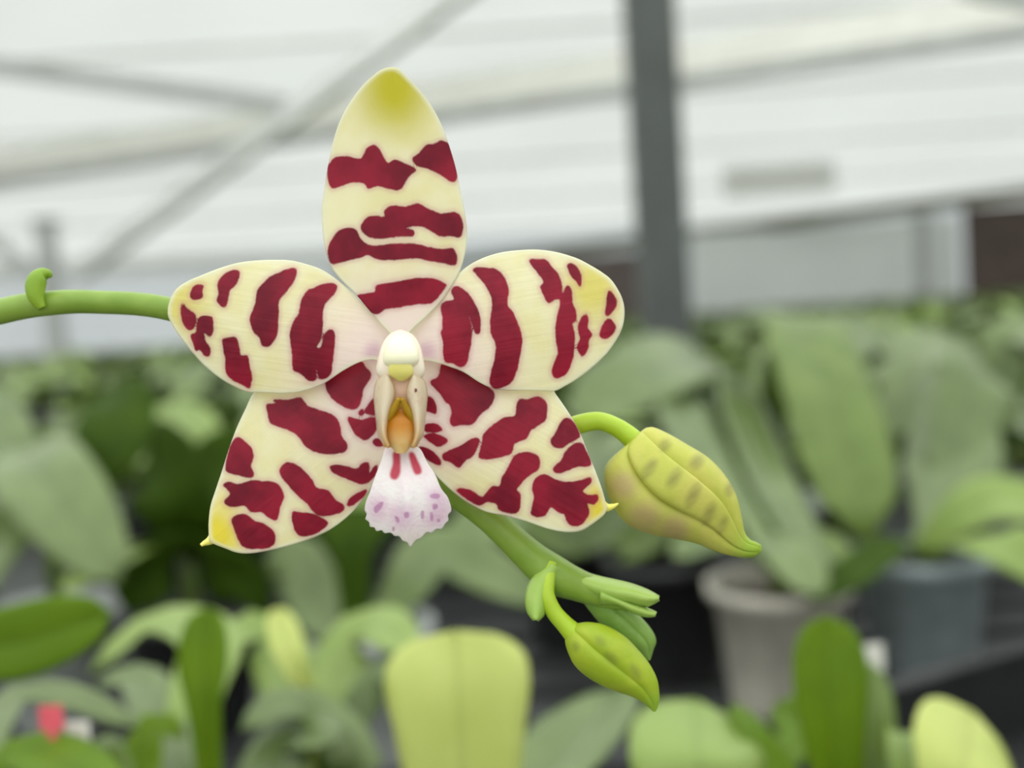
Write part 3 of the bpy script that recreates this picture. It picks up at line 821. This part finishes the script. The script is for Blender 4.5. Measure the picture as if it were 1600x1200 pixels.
ZLP = (250, 390, 4.21)
lp_out = [(262, 490), (265, 470), (275, 452), (292, 440), (310, 432), (340, 420), (370, 411), (400, 407), (430, 406), (455, 407), (480, 413), (500, 420), (520, 432), (545, 452), (570, 476), (600, 505), (622, 535), (625, 560), (608, 568), (585, 562), (562, 566), (535, 580), (510, 597), (488, 607), (465, 613), (440, 615), (420, 614), (400, 613), (388, 613), (370, 606), (345, 592), (320, 572), (298, 548), (280, 525), (268, 506)]
lp_sp = zoomed([
 [(200,290),(215,250),(245,230),(285,235),(280,270),(278,315),(240,330),(205,325)],
 [(140,370),(155,355),(180,390),(215,410),(238,440),(235,490),(215,525),(180,525),(150,480),(140,430)],
 [(245,480),(260,445),(300,435),(340,445),(350,500),(345,550),(325,575),(290,545),(300,600),(330,650),(320,700),(290,695),(260,660),(235,665),(215,610),(205,560),(235,545)],
 [(380,240),(395,195),(440,150),(490,133),(520,145),(520,185),(495,235),(460,265),(450,310),(435,370),(405,375),(375,340),(385,290)],
 [(590,450),(610,400),(630,340),(640,270),(680,220),(730,175),(790,150),(830,130),(895,125),(895,170),(870,225),(820,290),(780,340),(780,420),(775,500),(770,560),(735,620),(700,640),(670,625),(655,580),(620,545),(600,500)],
 [(855,540),(880,470),(915,420),(930,330),(975,265),(1010,255),(1070,228),(1130,222),(1165,245),(1140,300),(1090,350),(1070,430),(1070,520),(1060,590),(1030,640),(1060,640),(1080,560),(1120,525),(1148,550),(1145,650),(1135,740),(1120,820),(1080,850),(1045,845),(1030,790),(1025,855),(975,860),(930,820),(875,785),(870,700),(860,610)],
 [(410,600),(450,580),(500,580),(520,640),(530,695),(575,700),(590,770),(605,830),(590,910),(540,890),(480,860),(435,810),(430,720)]], *ZLP)
petal('petal', lp_out, (622, 545), (262, 492), 105, lp_sp,
      lambda u, v, p: -0.2 - 1.7 * (v - .1) ** 2 + 1.6 * np.sin(np.clip(u, 0, 1) * 3.0) - 2.2 * u ** 2 - 0.6 * np.clip(.25 - u, 0, 1) / .25,
      PETAL, 'left petal reaching toward the stem', lambda u, v, p: 0.8 * near(p, (268, 470), 20, 90), (450, 510))

ZRP = (620, 380, 4.21)
rp_out = [(628, 560), (630, 535), (648, 512), (668, 488), (690, 465), (705, 440), (725, 420), (750, 405), (780, 395), (810, 391), (840, 390), (870, 394), (900, 403), (920, 413), (940, 425), (955, 437), (967, 455), (974, 472), (976, 490), (973, 510), (965, 528), (950, 550), (930, 570), (905, 590), (880, 605), (866, 611), (845, 611), (820, 610), (795, 610), (770, 607), (748, 597), (725, 582), (702, 573), (682, 567), (660, 564), (642, 568)]
rp_sp = zoomed([
 [(290,410),(330,380),(375,370),(358,310),(395,282),(440,305),(490,360),(530,430),(550,510),(545,590),(515,590),(495,530),(475,480),(490,560),(490,640),(475,720),(460,790),(420,815),(370,790),(320,780),(305,720),(305,650),(290,590),(300,560),(300,480)],
 [(500,175),(540,158),(600,165),(660,175),(710,230),(735,310),(725,400),(760,450),(800,540),(825,640),(810,740),(790,840),(750,920),(690,950),(640,955),(610,920),(625,830),(645,760),(650,660),(620,590),(615,500),(630,410),(620,350),(580,270),(530,215)],
 [(870,115),(920,105),(985,110),(1020,160),(1060,200),(1085,260),(1090,330),(1120,280),(1150,310),(1155,390),(1180,450),(1180,510),(1155,530),(1170,600),(1165,700),(1150,790),(1110,860),(1050,890),(1020,850),(1030,800),(1060,730),(1050,660),(1045,560),(1055,480),(1075,380),(1040,370),(1000,395),(970,350),(945,290),(965,255),(930,200)],
 [(1120,150),(1150,132),(1185,160),(1212,210),(1208,285),(1180,250),(1150,220)],
 [(1195,540),(1215,490),(1245,465),(1260,500),(1255,560),(1285,600),(1265,640),(1255,700),(1220,745),(1185,690),(1205,630),(1195,590)],
 [(1385,330),(1405,315),(1440,360),(1445,410),(1420,450),(1385,480),(1370,450),(1380,400)],
 [(1370,510),(1405,500),(1440,545),(1420,600),(1370,630),(1335,610),(1345,560)]], *ZRP)
petal('petal', rp_out, (630, 545), (976, 485), 108, rp_sp,
      lambda u, v, p: -0.2 - 1.7 * (v + .1) ** 2 + 1.6 * np.sin(np.clip(u, 0, 1) * 3.0) - 2.2 * u ** 2 - 0.6 * np.clip(.25 - u, 0, 1) / .25,
      PETAL, 'right petal in front of the grey post', lambda u, v, p: 0.9 * near(p, (925, 450), 15, 75), (800, 500))

ZLS = (300, 580, 4.0)
ls_out = [(396, 614), (383, 640), (370, 668), (358, 700), (347, 735), (337, 765), (329, 790), (326, 815), (326, 832), (327, 845), (334, 850), (352, 857), (368, 863), (385, 865), (405, 863), (430, 858), (460, 850), (490, 840), (515, 828), (540, 810), (560, 790), (575, 770), (587, 748), (602, 715), (620, 680), (632, 640), (632, 600), (615, 570), (585, 552), (550, 556), (500, 575), (450, 592), (415, 600)]
ls_sp = zoomed([
 [(465,210),(500,205),(530,200),(510,180),(600,180),(680,165),(720,215),(800,245),(870,270),(920,320),(935,400),(970,460),(960,500),(900,515),(850,518),(760,500),(700,460),(670,410),(610,370),(550,350),(490,325),(475,270)],
 [(835,80),(860,20),(940,-40),(1040,-70),(1090,-20),(1120,30),(1070,110),(1060,180),(1030,230),(980,235),(910,200),(860,150)],
 [(1075,250),(1110,200),(1150,160),(1170,265),(1100,268)], [(1040,262),(1060,235),(1075,250),(1062,280)],
 [(970,290),(1020,297),(1060,305),(1100,295),(1150,292),(1165,330),(1140,390),(1090,430),(1040,410),(1005,370)],
 [(1130,430),(1160,420),(1210,460),(1160,470),(1135,455)],
 [(860,595),(910,585),(970,595),(1030,610),(1060,580),(1105,570),(1110,640),(1135,600),(1160,585),(1150,640),(1110,690),(1060,705),(1010,690),(950,665),(890,640)],
 [(970,830),(990,790),(1040,760),(1090,740),(1080,775),(1030,820),(985,845)],
 [(550,610),(590,570),(640,580),(700,620),(750,680),(780,730),(850,745),(890,800),(940,830),(950,865),(910,890),(830,905),(770,890),(720,830),(650,765),(590,700),(555,650)],
 [(625,880),(680,885),(740,890),(810,915),(850,950),(800,1000),(740,1025),(680,1030),(640,990)],
 [(210,600),(220,540),(240,470),(265,425),(295,415),(340,450),(375,490),(385,540),(365,590),(385,640),(370,665),(310,655),(220,630)],
 [(195,710),(230,690),(280,705),(330,695),(390,680),(440,690),(500,690),(550,720),(575,780),(550,850),(530,930),(480,915),(430,880),(370,880),(330,840),(260,850),(205,830),(210,800),(240,770),(220,740)],
 [(245,930),(280,900),(340,895),(390,935),(450,955),(500,990),(520,1040),(505,1090),(440,1110),(340,1105),(300,1070),(270,1000)]], *ZLS)
petal('lateral_sepal', ls_out, (620, 615), (330, 845), 118, ls_sp,
      lambda u, v, p: -2.3 - 1.4 * v ** 2 + 1.0 * np.sin(np.clip(u, 0, 1) * 3.1),
      SEPAL_LOW, 'lower left sepal with small yellow horn', lambda u, v, p: np.maximum(near(p, (330, 838), 18, 70), 0.55 * near(p, (345, 800), 10, 60)), (470, 715))

ZRS = (640, 560, 4.137)
rs_out = [(840, 600), (862, 606), (868, 615), (880, 632), (895, 655), (908, 680), (920, 710), (932, 740), (941, 765), (946, 783), (949, 793), (945, 803), (935, 812), (915, 826), (900, 831), (880, 831), (855, 826), (820, 814), (790, 806), (760, 800), (735, 788), (712, 772), (690, 752), (675, 735), (655, 705), (640, 670), (625, 640), (624, 600), (640, 570), (672, 552), (720, 565), (780, 588)]
rs_sp = zoomed([
 [(135,150),(185,120),(205,40),(260,0),(330,30),(400,100),(470,150),(545,220),(545,265),(520,310),(470,350),(430,400),(390,430),(330,430),(280,440),(262,400),(270,350),(260,300),(230,285),(200,230),(160,190)],
 [(95,330),(110,250),(150,260),(170,310),(170,360),(130,345)], [(95,430),(150,420),(190,435),(210,465),(160,480),(95,470)],
 [(90,505),(130,485),(180,490),(240,520),(235,550),(180,570),(140,545)], [(60,575),(110,580),(160,610),(200,660),(195,690),(150,675),(100,640)],
 [(215,620),(270,590),(340,560),(400,520),(450,520),(440,570),(410,630),(360,660),(320,705),(260,670),(225,660)],
 [(450,640),(465,560),(480,490),(540,430),(620,380),(680,375),(690,310),(710,265),(770,265),(830,245),(880,280),(890,350),(870,410),(790,460),(750,520),(680,550),(660,610),(600,635),(520,650)],
 [(300,850),(340,840),(400,855),(450,890),(480,890),(530,830),(580,825),(600,770),(640,700),(670,640),(730,605),(800,615),(840,650),(830,720),(770,760),(710,820),(690,850),(715,880),(705,990),(640,1000),(580,980),(560,940),(500,930),(450,950),(400,930),(340,890)],
 [(910,530),(940,490),(980,410),(1020,385),(1060,410),(1100,490),(1090,515),(1030,550),(980,578),(930,570)],
 [(930,710),(980,660),(1010,600),(1060,555),(1110,545),(1140,590),(1170,660),(1165,695),(1090,700),(1030,720),(970,742),(940,735)],
 [(800,800),(830,765),(880,750),(940,780),(1020,800),(1100,790),(1165,770),(1175,800),(1130,840),(1120,865),(1170,885),(1215,880),(1220,910),(1190,945),(1150,940),(1160,1000),(1120,1065),(1070,1085),(1020,1065),(1000,1010),(970,1000),(930,970),(910,960),(880,1010),(830,1025),(785,1010),(790,960),(805,900),(795,850)]], *ZRS)
petal('lateral_sepal', rs_out, (632, 612), (945, 795), 118, rs_sp,
      lambda u, v, p: -2.3 - 1.4 * v ** 2 + 1.0 * np.sin(np.clip(u, 0, 1) * 3.1),
      SEPAL_LOW, 'lower right sepal with small yellow horn beside the bud', lambda u, v, p: np.maximum(near(p, (945, 790), 14, 55), 0.5 * near(p, (925, 775), 8, 60)), (790, 705))

HORN = stem_mat('sepal_horn_yellow', srgb(244, 232, 90), srgb(248, 240, 130))
for pts in ([(342, 832, D0 + .0038, 3), (333, 841, D0 + .0036, 8), (326, 846, D0 + .0034, 6), (319, 849, D0 + .003, 4), (314, 852, D0 + .0027, 2.6)],
            [(932, 786, D0 + .0038, 3), (941, 790, D0 + .0036, 8), (949, 793, D0 + .0034, 6.5), (958, 791, D0 + .003, 4), (966, 787, D0 + .0027, 1.4)]):
    v, f = px_tube(pts, 6, 12)
    tag(obj('sepal_horn', v, f, HORN, flower, OR), 'small yellow horn at the tip of a lower sepal')

# --- column and lip
def loft_vf(left, right, dfun, k=0.9, n=30, th0=0.0, th1=2 * math.pi, nth=28, crown=0.0, pw=8):
    """body between two silhouette lines given in px; th = 90 deg faces the viewer"""
    Lc, Rc = resample(catmull(left, 8), n), resample(catmull(right, 8), n)
    closed = abs(th1 - th0 - 2 * math.pi) < 1e-6
    V, px = [], []
    cols = nth if closed else nth + 1
    for i in range(n):
        c = (Lc[i] + Rc[i]) / 2; a = (Rc[i] - Lc[i]) / 2
        d = dfun(i / (n - 1)); hw = np.linalg.norm(a)
        for j in range(cols):
            s = j / nth; th = th0 + (th1 - th0) * s
            g = 1 - crown * (abs(2 * s - 1) ** pw)
            q = c + a * math.cos(th) * g
            V.append(P(q[0], q[1], d - math.sin(th) * hw * k * g * D0 / FPX)); px.append(q)
    F = []
    for i in range(n - 1):
        for j in range(nth):
            j2 = (j + 1) % cols if closed else j + 1
            F.append((i * cols + j, i * cols + j2, (i + 1) * cols + j2, (i + 1) * cols + j))
    return V, F, np.array(px)

def z6(pts): return [(540 + x / 3.16, 490 + y / 3.16) for x, y in pts]
COLUMN = stem_mat('column_ivory', srgb(242, 226, 206), srgb(248, 236, 214))
ANTHER = stem_mat('anther_cap_pale_yellow', srgb(250, 246, 206), srgb(254, 250, 222))
ROSTEL = stem_mat('anther_beak_yellow_green', srgb(222, 212, 106), srgb(236, 226, 140))
LOBE = None
N = NT('side_lobe_translucent_beige')
lc = N.mix(N.ramp(N.attr('low'), 0, 1), srgb(246, 236, 212), srgb(232, 190, 100))
lc = N.mix(N.ramp(N.noise(500, 3), .55, .75, 0, .5), lc, srgb(216, 160, 140))
LOBE = N.surface(lc, 0.3, 0.45, spec=0.5)
CALLUS = stem_mat('callus_orange', srgb(214, 138, 34), srgb(236, 170, 60))
RIDGE = stem_mat('callus_ridge_olive_yellow', srgb(166, 128, 14), srgb(196, 156, 26))
STIGMA = stem_mat('stigma_pinkish_beige', srgb(222, 184, 156), srgb(230, 196, 170))

v, f, px = loft_vf(z6([(262, 80), (215, 103), (178, 158), (157, 235), (150, 285), (165, 315), (210, 335)]),
                   z6([(278, 80), (330, 103), (368, 158), (386, 235), (392, 285), (378, 315), (335, 335)]), lambda t: D0 - .0052 - .0022 * math.sin(t * 2.6), 0.55, 24)
column = obj('column', v, f, COLUMN, flower, OR); tag(column, 'ivory central column of the flower')
v, f, px = loft_vf(z6([(266, 86), (226, 108), (196, 160), (184, 215), (192, 250), (225, 268)]),
                   z6([(277, 86), (322, 108), (352, 160), (364, 215), (354, 250), (320, 268)]), lambda t: D0 - .0066 - .0026 * math.sin(t * 2.4), 0.62, 24)
tag(obj('anther_cap', v, f, ANTHER, flower, OR), 'pale yellow rounded cap on top of the column')
v, f, px = loft_vf(z6([(228, 238), (212, 268), (216, 300), (258, 332)]), z6([(316, 238), (332, 268), (330, 300), (290, 332)]), lambda t: D0 - .0100 + .0006 * t, 0.35, 12)
tag(obj('beak', v, f, ROSTEL, flower, OR), 'yellow green beak below the cap')
v, f, px = loft_vf(z6([(225, 300), (205, 345), (205, 395), (240, 440)]), z6([(318, 300), (340, 345), (338, 395), (302, 440)]), lambda t: D0 - .0078, 0.35, 12)
tag(obj('stigma', v, f, STIGMA, flower, OR), 'pinkish hollow under the column beak')
v, f = px_tube([(540 + 345 / 3.16, 490 + 370 / 3.16, D0 - .0110, 1.2), (540 + 347 / 3.16, 490 + 378 / 3.16, D0 - .0111, 2.2), (540 + 344 / 3.16, 490 + 388 / 3.16, D0 - .0110, 1.0)], 4, 8)
tag(obj('speck', v, f, plain('brown_speck', srgb(110, 40, 36), .5), flower, OR), 'tiny dark brown speck beside the beak')

def side_lobe(sgn):
    mir = lambda q: q if sgn < 0 else [(543 - x, y) for x, y in q]
    outer = mir([(185, 300), (152, 330), (137, 390), (142, 460), (150, 540), (160, 605), (195, 655)])
    inner = mir([(215, 305), (238, 350), (244, 395), (236, 440), (214, 505), (206, 590), (222, 660)])
    n = 24; Lc, Rc = resample(catmull(z6(outer), 8), n), resample(catmull(z6(inner), 8), n)
    V, F, lo = [], [], []
    m = 12
    for i in range(n):
        for j in range(m + 1):
            s = j / m; q = Lc[i] * (1 - s) + Rc[i] * s
            V.append(P(q[0], q[1], D0 - .0068 - .0036 * math.sin(s * math.pi * .80) - .001 * i / n)); lo.append(max(0, (i / n - .45) / .55) * (0.4 + .6 * s))
    for i in range(n - 1):
        for j in range(m):
            a = i * (m + 1) + j; F.append((a, a + m + 1, a + m + 2, a + 1) if sgn < 0 else (a, a + 1, a + m + 2, a + m + 1))
    o = obj('side_lobe', V, F, LOBE, flower, OR, True, {'low': lo})
    so = o.modifiers.new('thickness', 'SOLIDIFY'); so.thickness = .0004; so.offset = -1
    tag(o, 'translucent beige side lobe of the lip, %s one' % ('left' if sgn < 0 else 'right'))
side_lobe(-1); side_lobe(1)

N = NT('callus_orange')
cc = N.mix(N.ramp(N.attr('low'), .35, 1), srgb(216, 140, 26), srgb(240, 208, 140))
cc = N.mix(N.ramp(N.noise(700, 3), .4, .7, 0, .35), cc, srgb(236, 170, 50))
CALLUS = N.surface(cc, .35, .2)
v, f, px = loft_vf(z6([(250, 470), (205, 525), (196, 580), (212, 640), (250, 690)]), z6([(292, 470), (340, 525), (346, 580), (332, 640), (295, 690)]), lambda t: D0 - .0084 - .0008 * t, 0.45, 18)
tag(obj('callus', v, f, CALLUS, flower, OR, True, {'low': (px[:, 1] - 640) / 62}), 'orange callus at the throat of the lip')
v, f, px = loft_vf(z6([(190, 400), (160, 500), (160, 590), (190, 660)]), z6([(352, 400), (384, 500), (384, 590), (350, 660)]), lambda t: D0 - .0072, 0.3, 14)
tag(obj('throat', v, f, plain('throat_amber', srgb(226, 176, 84), .5, .12, 400, trans=.3), flower, OR), 'amber back of the throat')
for sg in (-1, 1):
    pts = [(271 + sg * 8, 418, 3.6), (271 + sg * 24, 456, 5.6), (271 + sg * 54, 500, 7.2), (271 + sg * 84, 535, 7.0), (271 + sg * 98, 575, 3.0)]
    v, f = px_tube([(540 + x / 3.16, 490 + y / 3.16, D0 - .0104 + .0006 * i, r) for i, (x, y, r) in enumerate(pts)], 6, 12)
    tag(obj('callus_ridge', v, f, RIDGE, flower, OR), 'olive yellow ridge of the callus')

def lip_mat():
    N = NT('lip_white_pink')
    c = N.mix(N.ramp(N.noise(260, 3), .3, .7), srgb(252, 240, 242), srgb(254, 250, 248))
    c = N.mix(N.ramp(N.attr('along'), .75, 1.05, 0, .6), c, srgb(244, 240, 222))
    c = N.mix(N.ramp(N.attr('pinkzone'), -14, 10, 0, .35), c, srgb(226, 160, 210))
    c = N.mix(N.ramp(N.attr('speck'), -1.6, 1.2, 0, .6), c, srgb(186, 100, 168))
    c = N.mix(N.ramp(N.attr('spot'), -2.6, 3.0, 0, .95), c, srgb(204, 44, 76))
    return N.surface(c, .4, .3, spec=.4, normal=N.bump(N.noise(1500, 3), .0004, .4))
LIP = lip_mat()
lip_out = [(205, 655), (175, 730), (140, 820), (118, 885), (100, 930), (94, 970), (104, 990), (98, 1015), (116, 1030), (120, 1052), (142, 1056), (152, 1074), (178, 1070), (192, 1084), (222, 1082), (242, 1098), (265, 1100), (282, 1122), (304, 1130), (320, 1152), (334, 1134), (352, 1116), (372, 1108), (400, 1080), (425, 1082), (450, 1064), (476, 1062), (492, 1038), (508, 1020), (506, 995), (522, 975), (518, 945), (508, 915), (500, 900), (470, 860), (440, 790), (400, 730), (365, 665), (290, 640)]
lip_red = [z6(q) for q in ([(232, 690), (250, 680), (268, 690), (272, 740), (270, 790), (250, 820), (225, 815), (218, 790), (232, 740)], [(312, 690), (335, 685), (355, 720), (375, 765), (372, 790), (345, 795), (330, 770), (318, 730)])]
lip_purp = [z6(q) for q in ([(140, 960), (165, 935), (185, 930), (180, 955), (150, 985)], [(415, 900), (440, 888), (465, 895), (460, 912), (430, 912)], [(430, 945), (450, 940), (455, 960), (435, 968)],
    [(290, 985), (310, 980), (312, 1005), (292, 1008)], [(372, 980), (386, 975), (386, 1010), (374, 1012)], [(418, 985), (430, 985), (432, 1020), (420, 1020)], [(452, 1015), (466, 1015), (466, 1028), (454, 1028)],
    [(245, 1000), (262, 1010), (265, 1030), (250, 1028)], [(232, 1055), (242, 1055), (240, 1072), (232, 1072)])]
lip_zone = [z6(q) for q in ([(410, 880), (470, 880), (500, 960), (470, 1040), (400, 1030), (420, 960)], [(230, 960), (320, 960), (320, 1040), (250, 1050)], [(120, 930), (190, 920), (180, 1000), (130, 1000)])]
def lip_ext(pts): return {'speck': spots_sdf(pts, lip_purp), 'pinkzone': spots_sdf(pts, lip_zone)}
_lo = petal('lip', z6(lip_out), z6([(285, 650)])[0], z6([(320, 1150)])[0], 68, lip_red,
      lambda u, v, p: 5.6 + 3.4 * np.sin(np.clip(u, 0, 1.05) * 2.7) - 2.6 * v ** 2 * (0.4 + u) + 0.9 * np.exp(-(v / .16) ** 2) * np.clip(u * 2, 0, 1),
      LIP, 'white and pink ruffled lip with two red streaks at its base', lambda u, v, p: 0 * u, z6([(300, 900)])[0], 36, 234, lip_ext)

# --- buds
def bud(name, left, right, dfun, seams, mat, label, origin_label, dabs=(), blush=(), tip=None, k=0.9):
    n = 34
    v, f, px = loft_vf(left, right, dfun, k * .9, n)
    # core, a little slimmer than its sepals
    Lc, Rc = np.array(left, float), np.array(right, float); mid = (Lc + Rc) / 2
    v, f, px = loft_vf(mid + (Lc - mid) * .80, mid + (Rc - mid) * .80, dfun, k, n)
    z = np.zeros(len(px))
    core = obj('flower_bud', v, f, mat, orchid, OR, True, {'spot': z - 30, 'blush': z, 'tipg': z})
    tag(core, label)
    for a, b in zip(seams, seams[1:] + [seams[0] + 360]):
        v, f, px = loft_vf(left, right, dfun, k, n, math.radians(a), math.radians(b), 30, .19, 8)
        sp_ = spots_sdf(px, dabs) if dabs else np.full(len(px), -30.)
        bl = np.zeros(len(px))
        for (x, y, r) in blush: bl = np.maximum(bl, near(px, (x, y), r * .2, r))
        tg_ = near(px, tip[:2], tip[2] * .25, tip[2]) if tip else np.zeros(len(px))
        obj('bud_sepal', v, f, mat, core, OR, True, {'spot': sp_, 'blush': bl, 'tipg': tg_})
    return core

def z7(pts): return [(700 + x / 2.354, 620 + y / 2.354) for x, y in pts]
def dab(x, y, a, b, ang):
    c, s = math.cos(math.radians(ang)), math.sin(math.radians(ang))
    return z7([(x + a * math.cos(t) * c - b * math.sin(t) * s, y + a * math.cos(t) * s + b * math.sin(t) * c) for t in np.linspace(0, 2 * math.pi, 10)[:-1]])
BD = D0 + .008
bud('flower_bud', z7([(676, 165), (600, 225), (575, 270), (580, 340), (610, 410), (660, 470), (740, 505), (830, 522), (920, 542), (1000, 575), (1080, 592), (1125, 590), (1150, 572)]),
    z7([(694, 140), (740, 110), (800, 130), (880, 175), (960, 225), (1020, 290), (1060, 360), (1080, 440), (1092, 500), (1115, 528), (1140, 536), (1154, 548), (1154, 566)]),
    lambda t: BD, [-95, 51, 106], BUD1, 'large yellow green bud with brown smudges hanging right of the flower', '',
    [dab(740, 265, 46, 18, -55), dab(832, 298, 44, 19, -58), dab(902, 362, 52, 19, -62), dab(960, 430, 46, 18, -65), dab(1010, 472, 36, 13, -68), dab(915, 240, 32, 24, -50), dab(798, 178, 26, 18, -50), dab(1036, 340, 26, 16, -70)],
    [(700 + 640 / 2.354, 620 + 330 / 2.354, 36), (700 + 720 / 2.354, 620 + 455 / 2.354, 46), (700 + 830 / 2.354, 620 + 490 / 2.354, 36)], (1188, 860, 62))
v, f = px_tube([(840, 720, SD + .002, 15), (862, 690, SD, 15), (885, 672, BD + .001, 15), (905, 663, BD, 15), (935, 658, BD, 14.5), (962, 667, BD, 14.5), (985, 683, BD, 16), (1000, 698, BD, 17)], 8, 18)
v2, f2 = px_tube([(760, 806, SD + .003, 13), (800, 765, SD + .004, 14), (840, 720, SD + .002, 15)], 6, 18)
tag(obj('pedicel', *join([(v, f), (v2, f2)]), PEDICEL, orchid, OR), 'lime green stalk curving over to the large bud')

bud('flower_bud', z7([(435, 868), (430, 890), (436, 925), (460, 980), (500, 1022), (560, 1060), (620, 1085), (680, 1105), (722, 1130), (755, 1158)]),
    z7([(480, 832), (520, 828), (580, 840), (650, 880), (700, 930), (740, 980), (770, 1040), (778, 1100), (774, 1135), (764, 1158)]),
    lambda t: D0 + .006, [-100, 93], BUD2, 'small lime bud hanging below the stem fork', '',
    [dab(600, 960, 30, 14, 40), dab(690, 1010, 30, 14, 60), dab(560, 900, 20, 12, 40), dab(470, 920, 16, 12, 90)], [], (1024, 1105, 34))
v, f = px_tube([(862, 880, SD - .002, 8), (857, 905, D0 + .0065, 10), (855, 930, D0 + .006, 12), (865, 955, D0 + .006, 13), (882, 975, D0 + .006, 14), (897, 990, D0 + .006, 17)], 8, 18)
tag(obj('pedicel', v, f, PEDICEL, orchid, OR), 'short lime stalk of the small bud')
bud('flower_bud', z7([(462, 700), (500, 760), (555, 830), (610, 890), (670, 930), (715, 955), (738, 972)]),
    z7([(540, 690), (620, 735), (690, 790), (745, 850), (766, 895), (756, 930), (744, 968)]),
    lambda t: D0 + .0125, [-100, 70], BUD3, 'unopened green bud tucked behind the small lime one', '')

def bract(left, right, d0, d1, mat, label, bulge=.0018):
    n, m = 16, 10
    Lc, Rc = resample(catmull(left, 8), n), resample(catmull(right, 8), n)
    V, F = [], []
    for i in range(n):
        for j in range(m + 1):
            s = j / m; q = Lc[i] * (1 - s) + Rc[i] * s
            V.append(P(q[0], q[1], d0 + (d1 - d0) * i / (n - 1) - bulge * math.sin(math.pi * s)))
    for i in range(n - 1):
        for j in range(m):
            a = i * (m + 1) + j; F.append((a, a + m + 1, a + m + 2, a + 1))
    o = obj('bract', V, F, mat, orchid, OR)
    so = o.modifiers.new('thickness', 'SOLIDIFY'); so.thickness = .0006; so.offset = 0
    return tag(o, label)
bract(z7([(372, 612), (326, 650), (298, 695), (288, 745), (296, 792), (318, 820)]), z7([(410, 630), (396, 680), (378, 730), (364, 770), (352, 800), (328, 822)]), D0 + .0085, D0 + .0056, STEM_YOUNG, 'pale green bract clasping the stem fork')
bract(z7([(440, 628), (540, 660), (610, 676), (670, 690), (730, 712), (776, 738)]), z7([(440, 690), (540, 742), (610, 758), (670, 762), (730, 768), (776, 744)]), D0 + .0125, D0 + .008, STEM_YOUNG, 'upper pointed bract at the stem tip', .003)
bract(z7([(560, 700), (630, 745), (690, 765), (740, 785), (766, 797)]), z7([(560, 760), (630, 765), (680, 790), (730, 805), (762, 802)]), D0 + .0095, D0 + .009, STEM_YOUNG, 'lower pointed bract at the stem tip', .002)
v, f = px_tube([(66, 482, .180, 6), (57, 466, .180, 12), (55, 450, .1802, 15), (58, 438, .1805, 15), (66, 430, .181, 12), (75, 429, .1812, 8), (79, 433, .1812, 3)], 6, 14)
tag(obj('bract', v, f, KNOB, orchid, OR), 'curled green bract knob on the left stretch of stem')
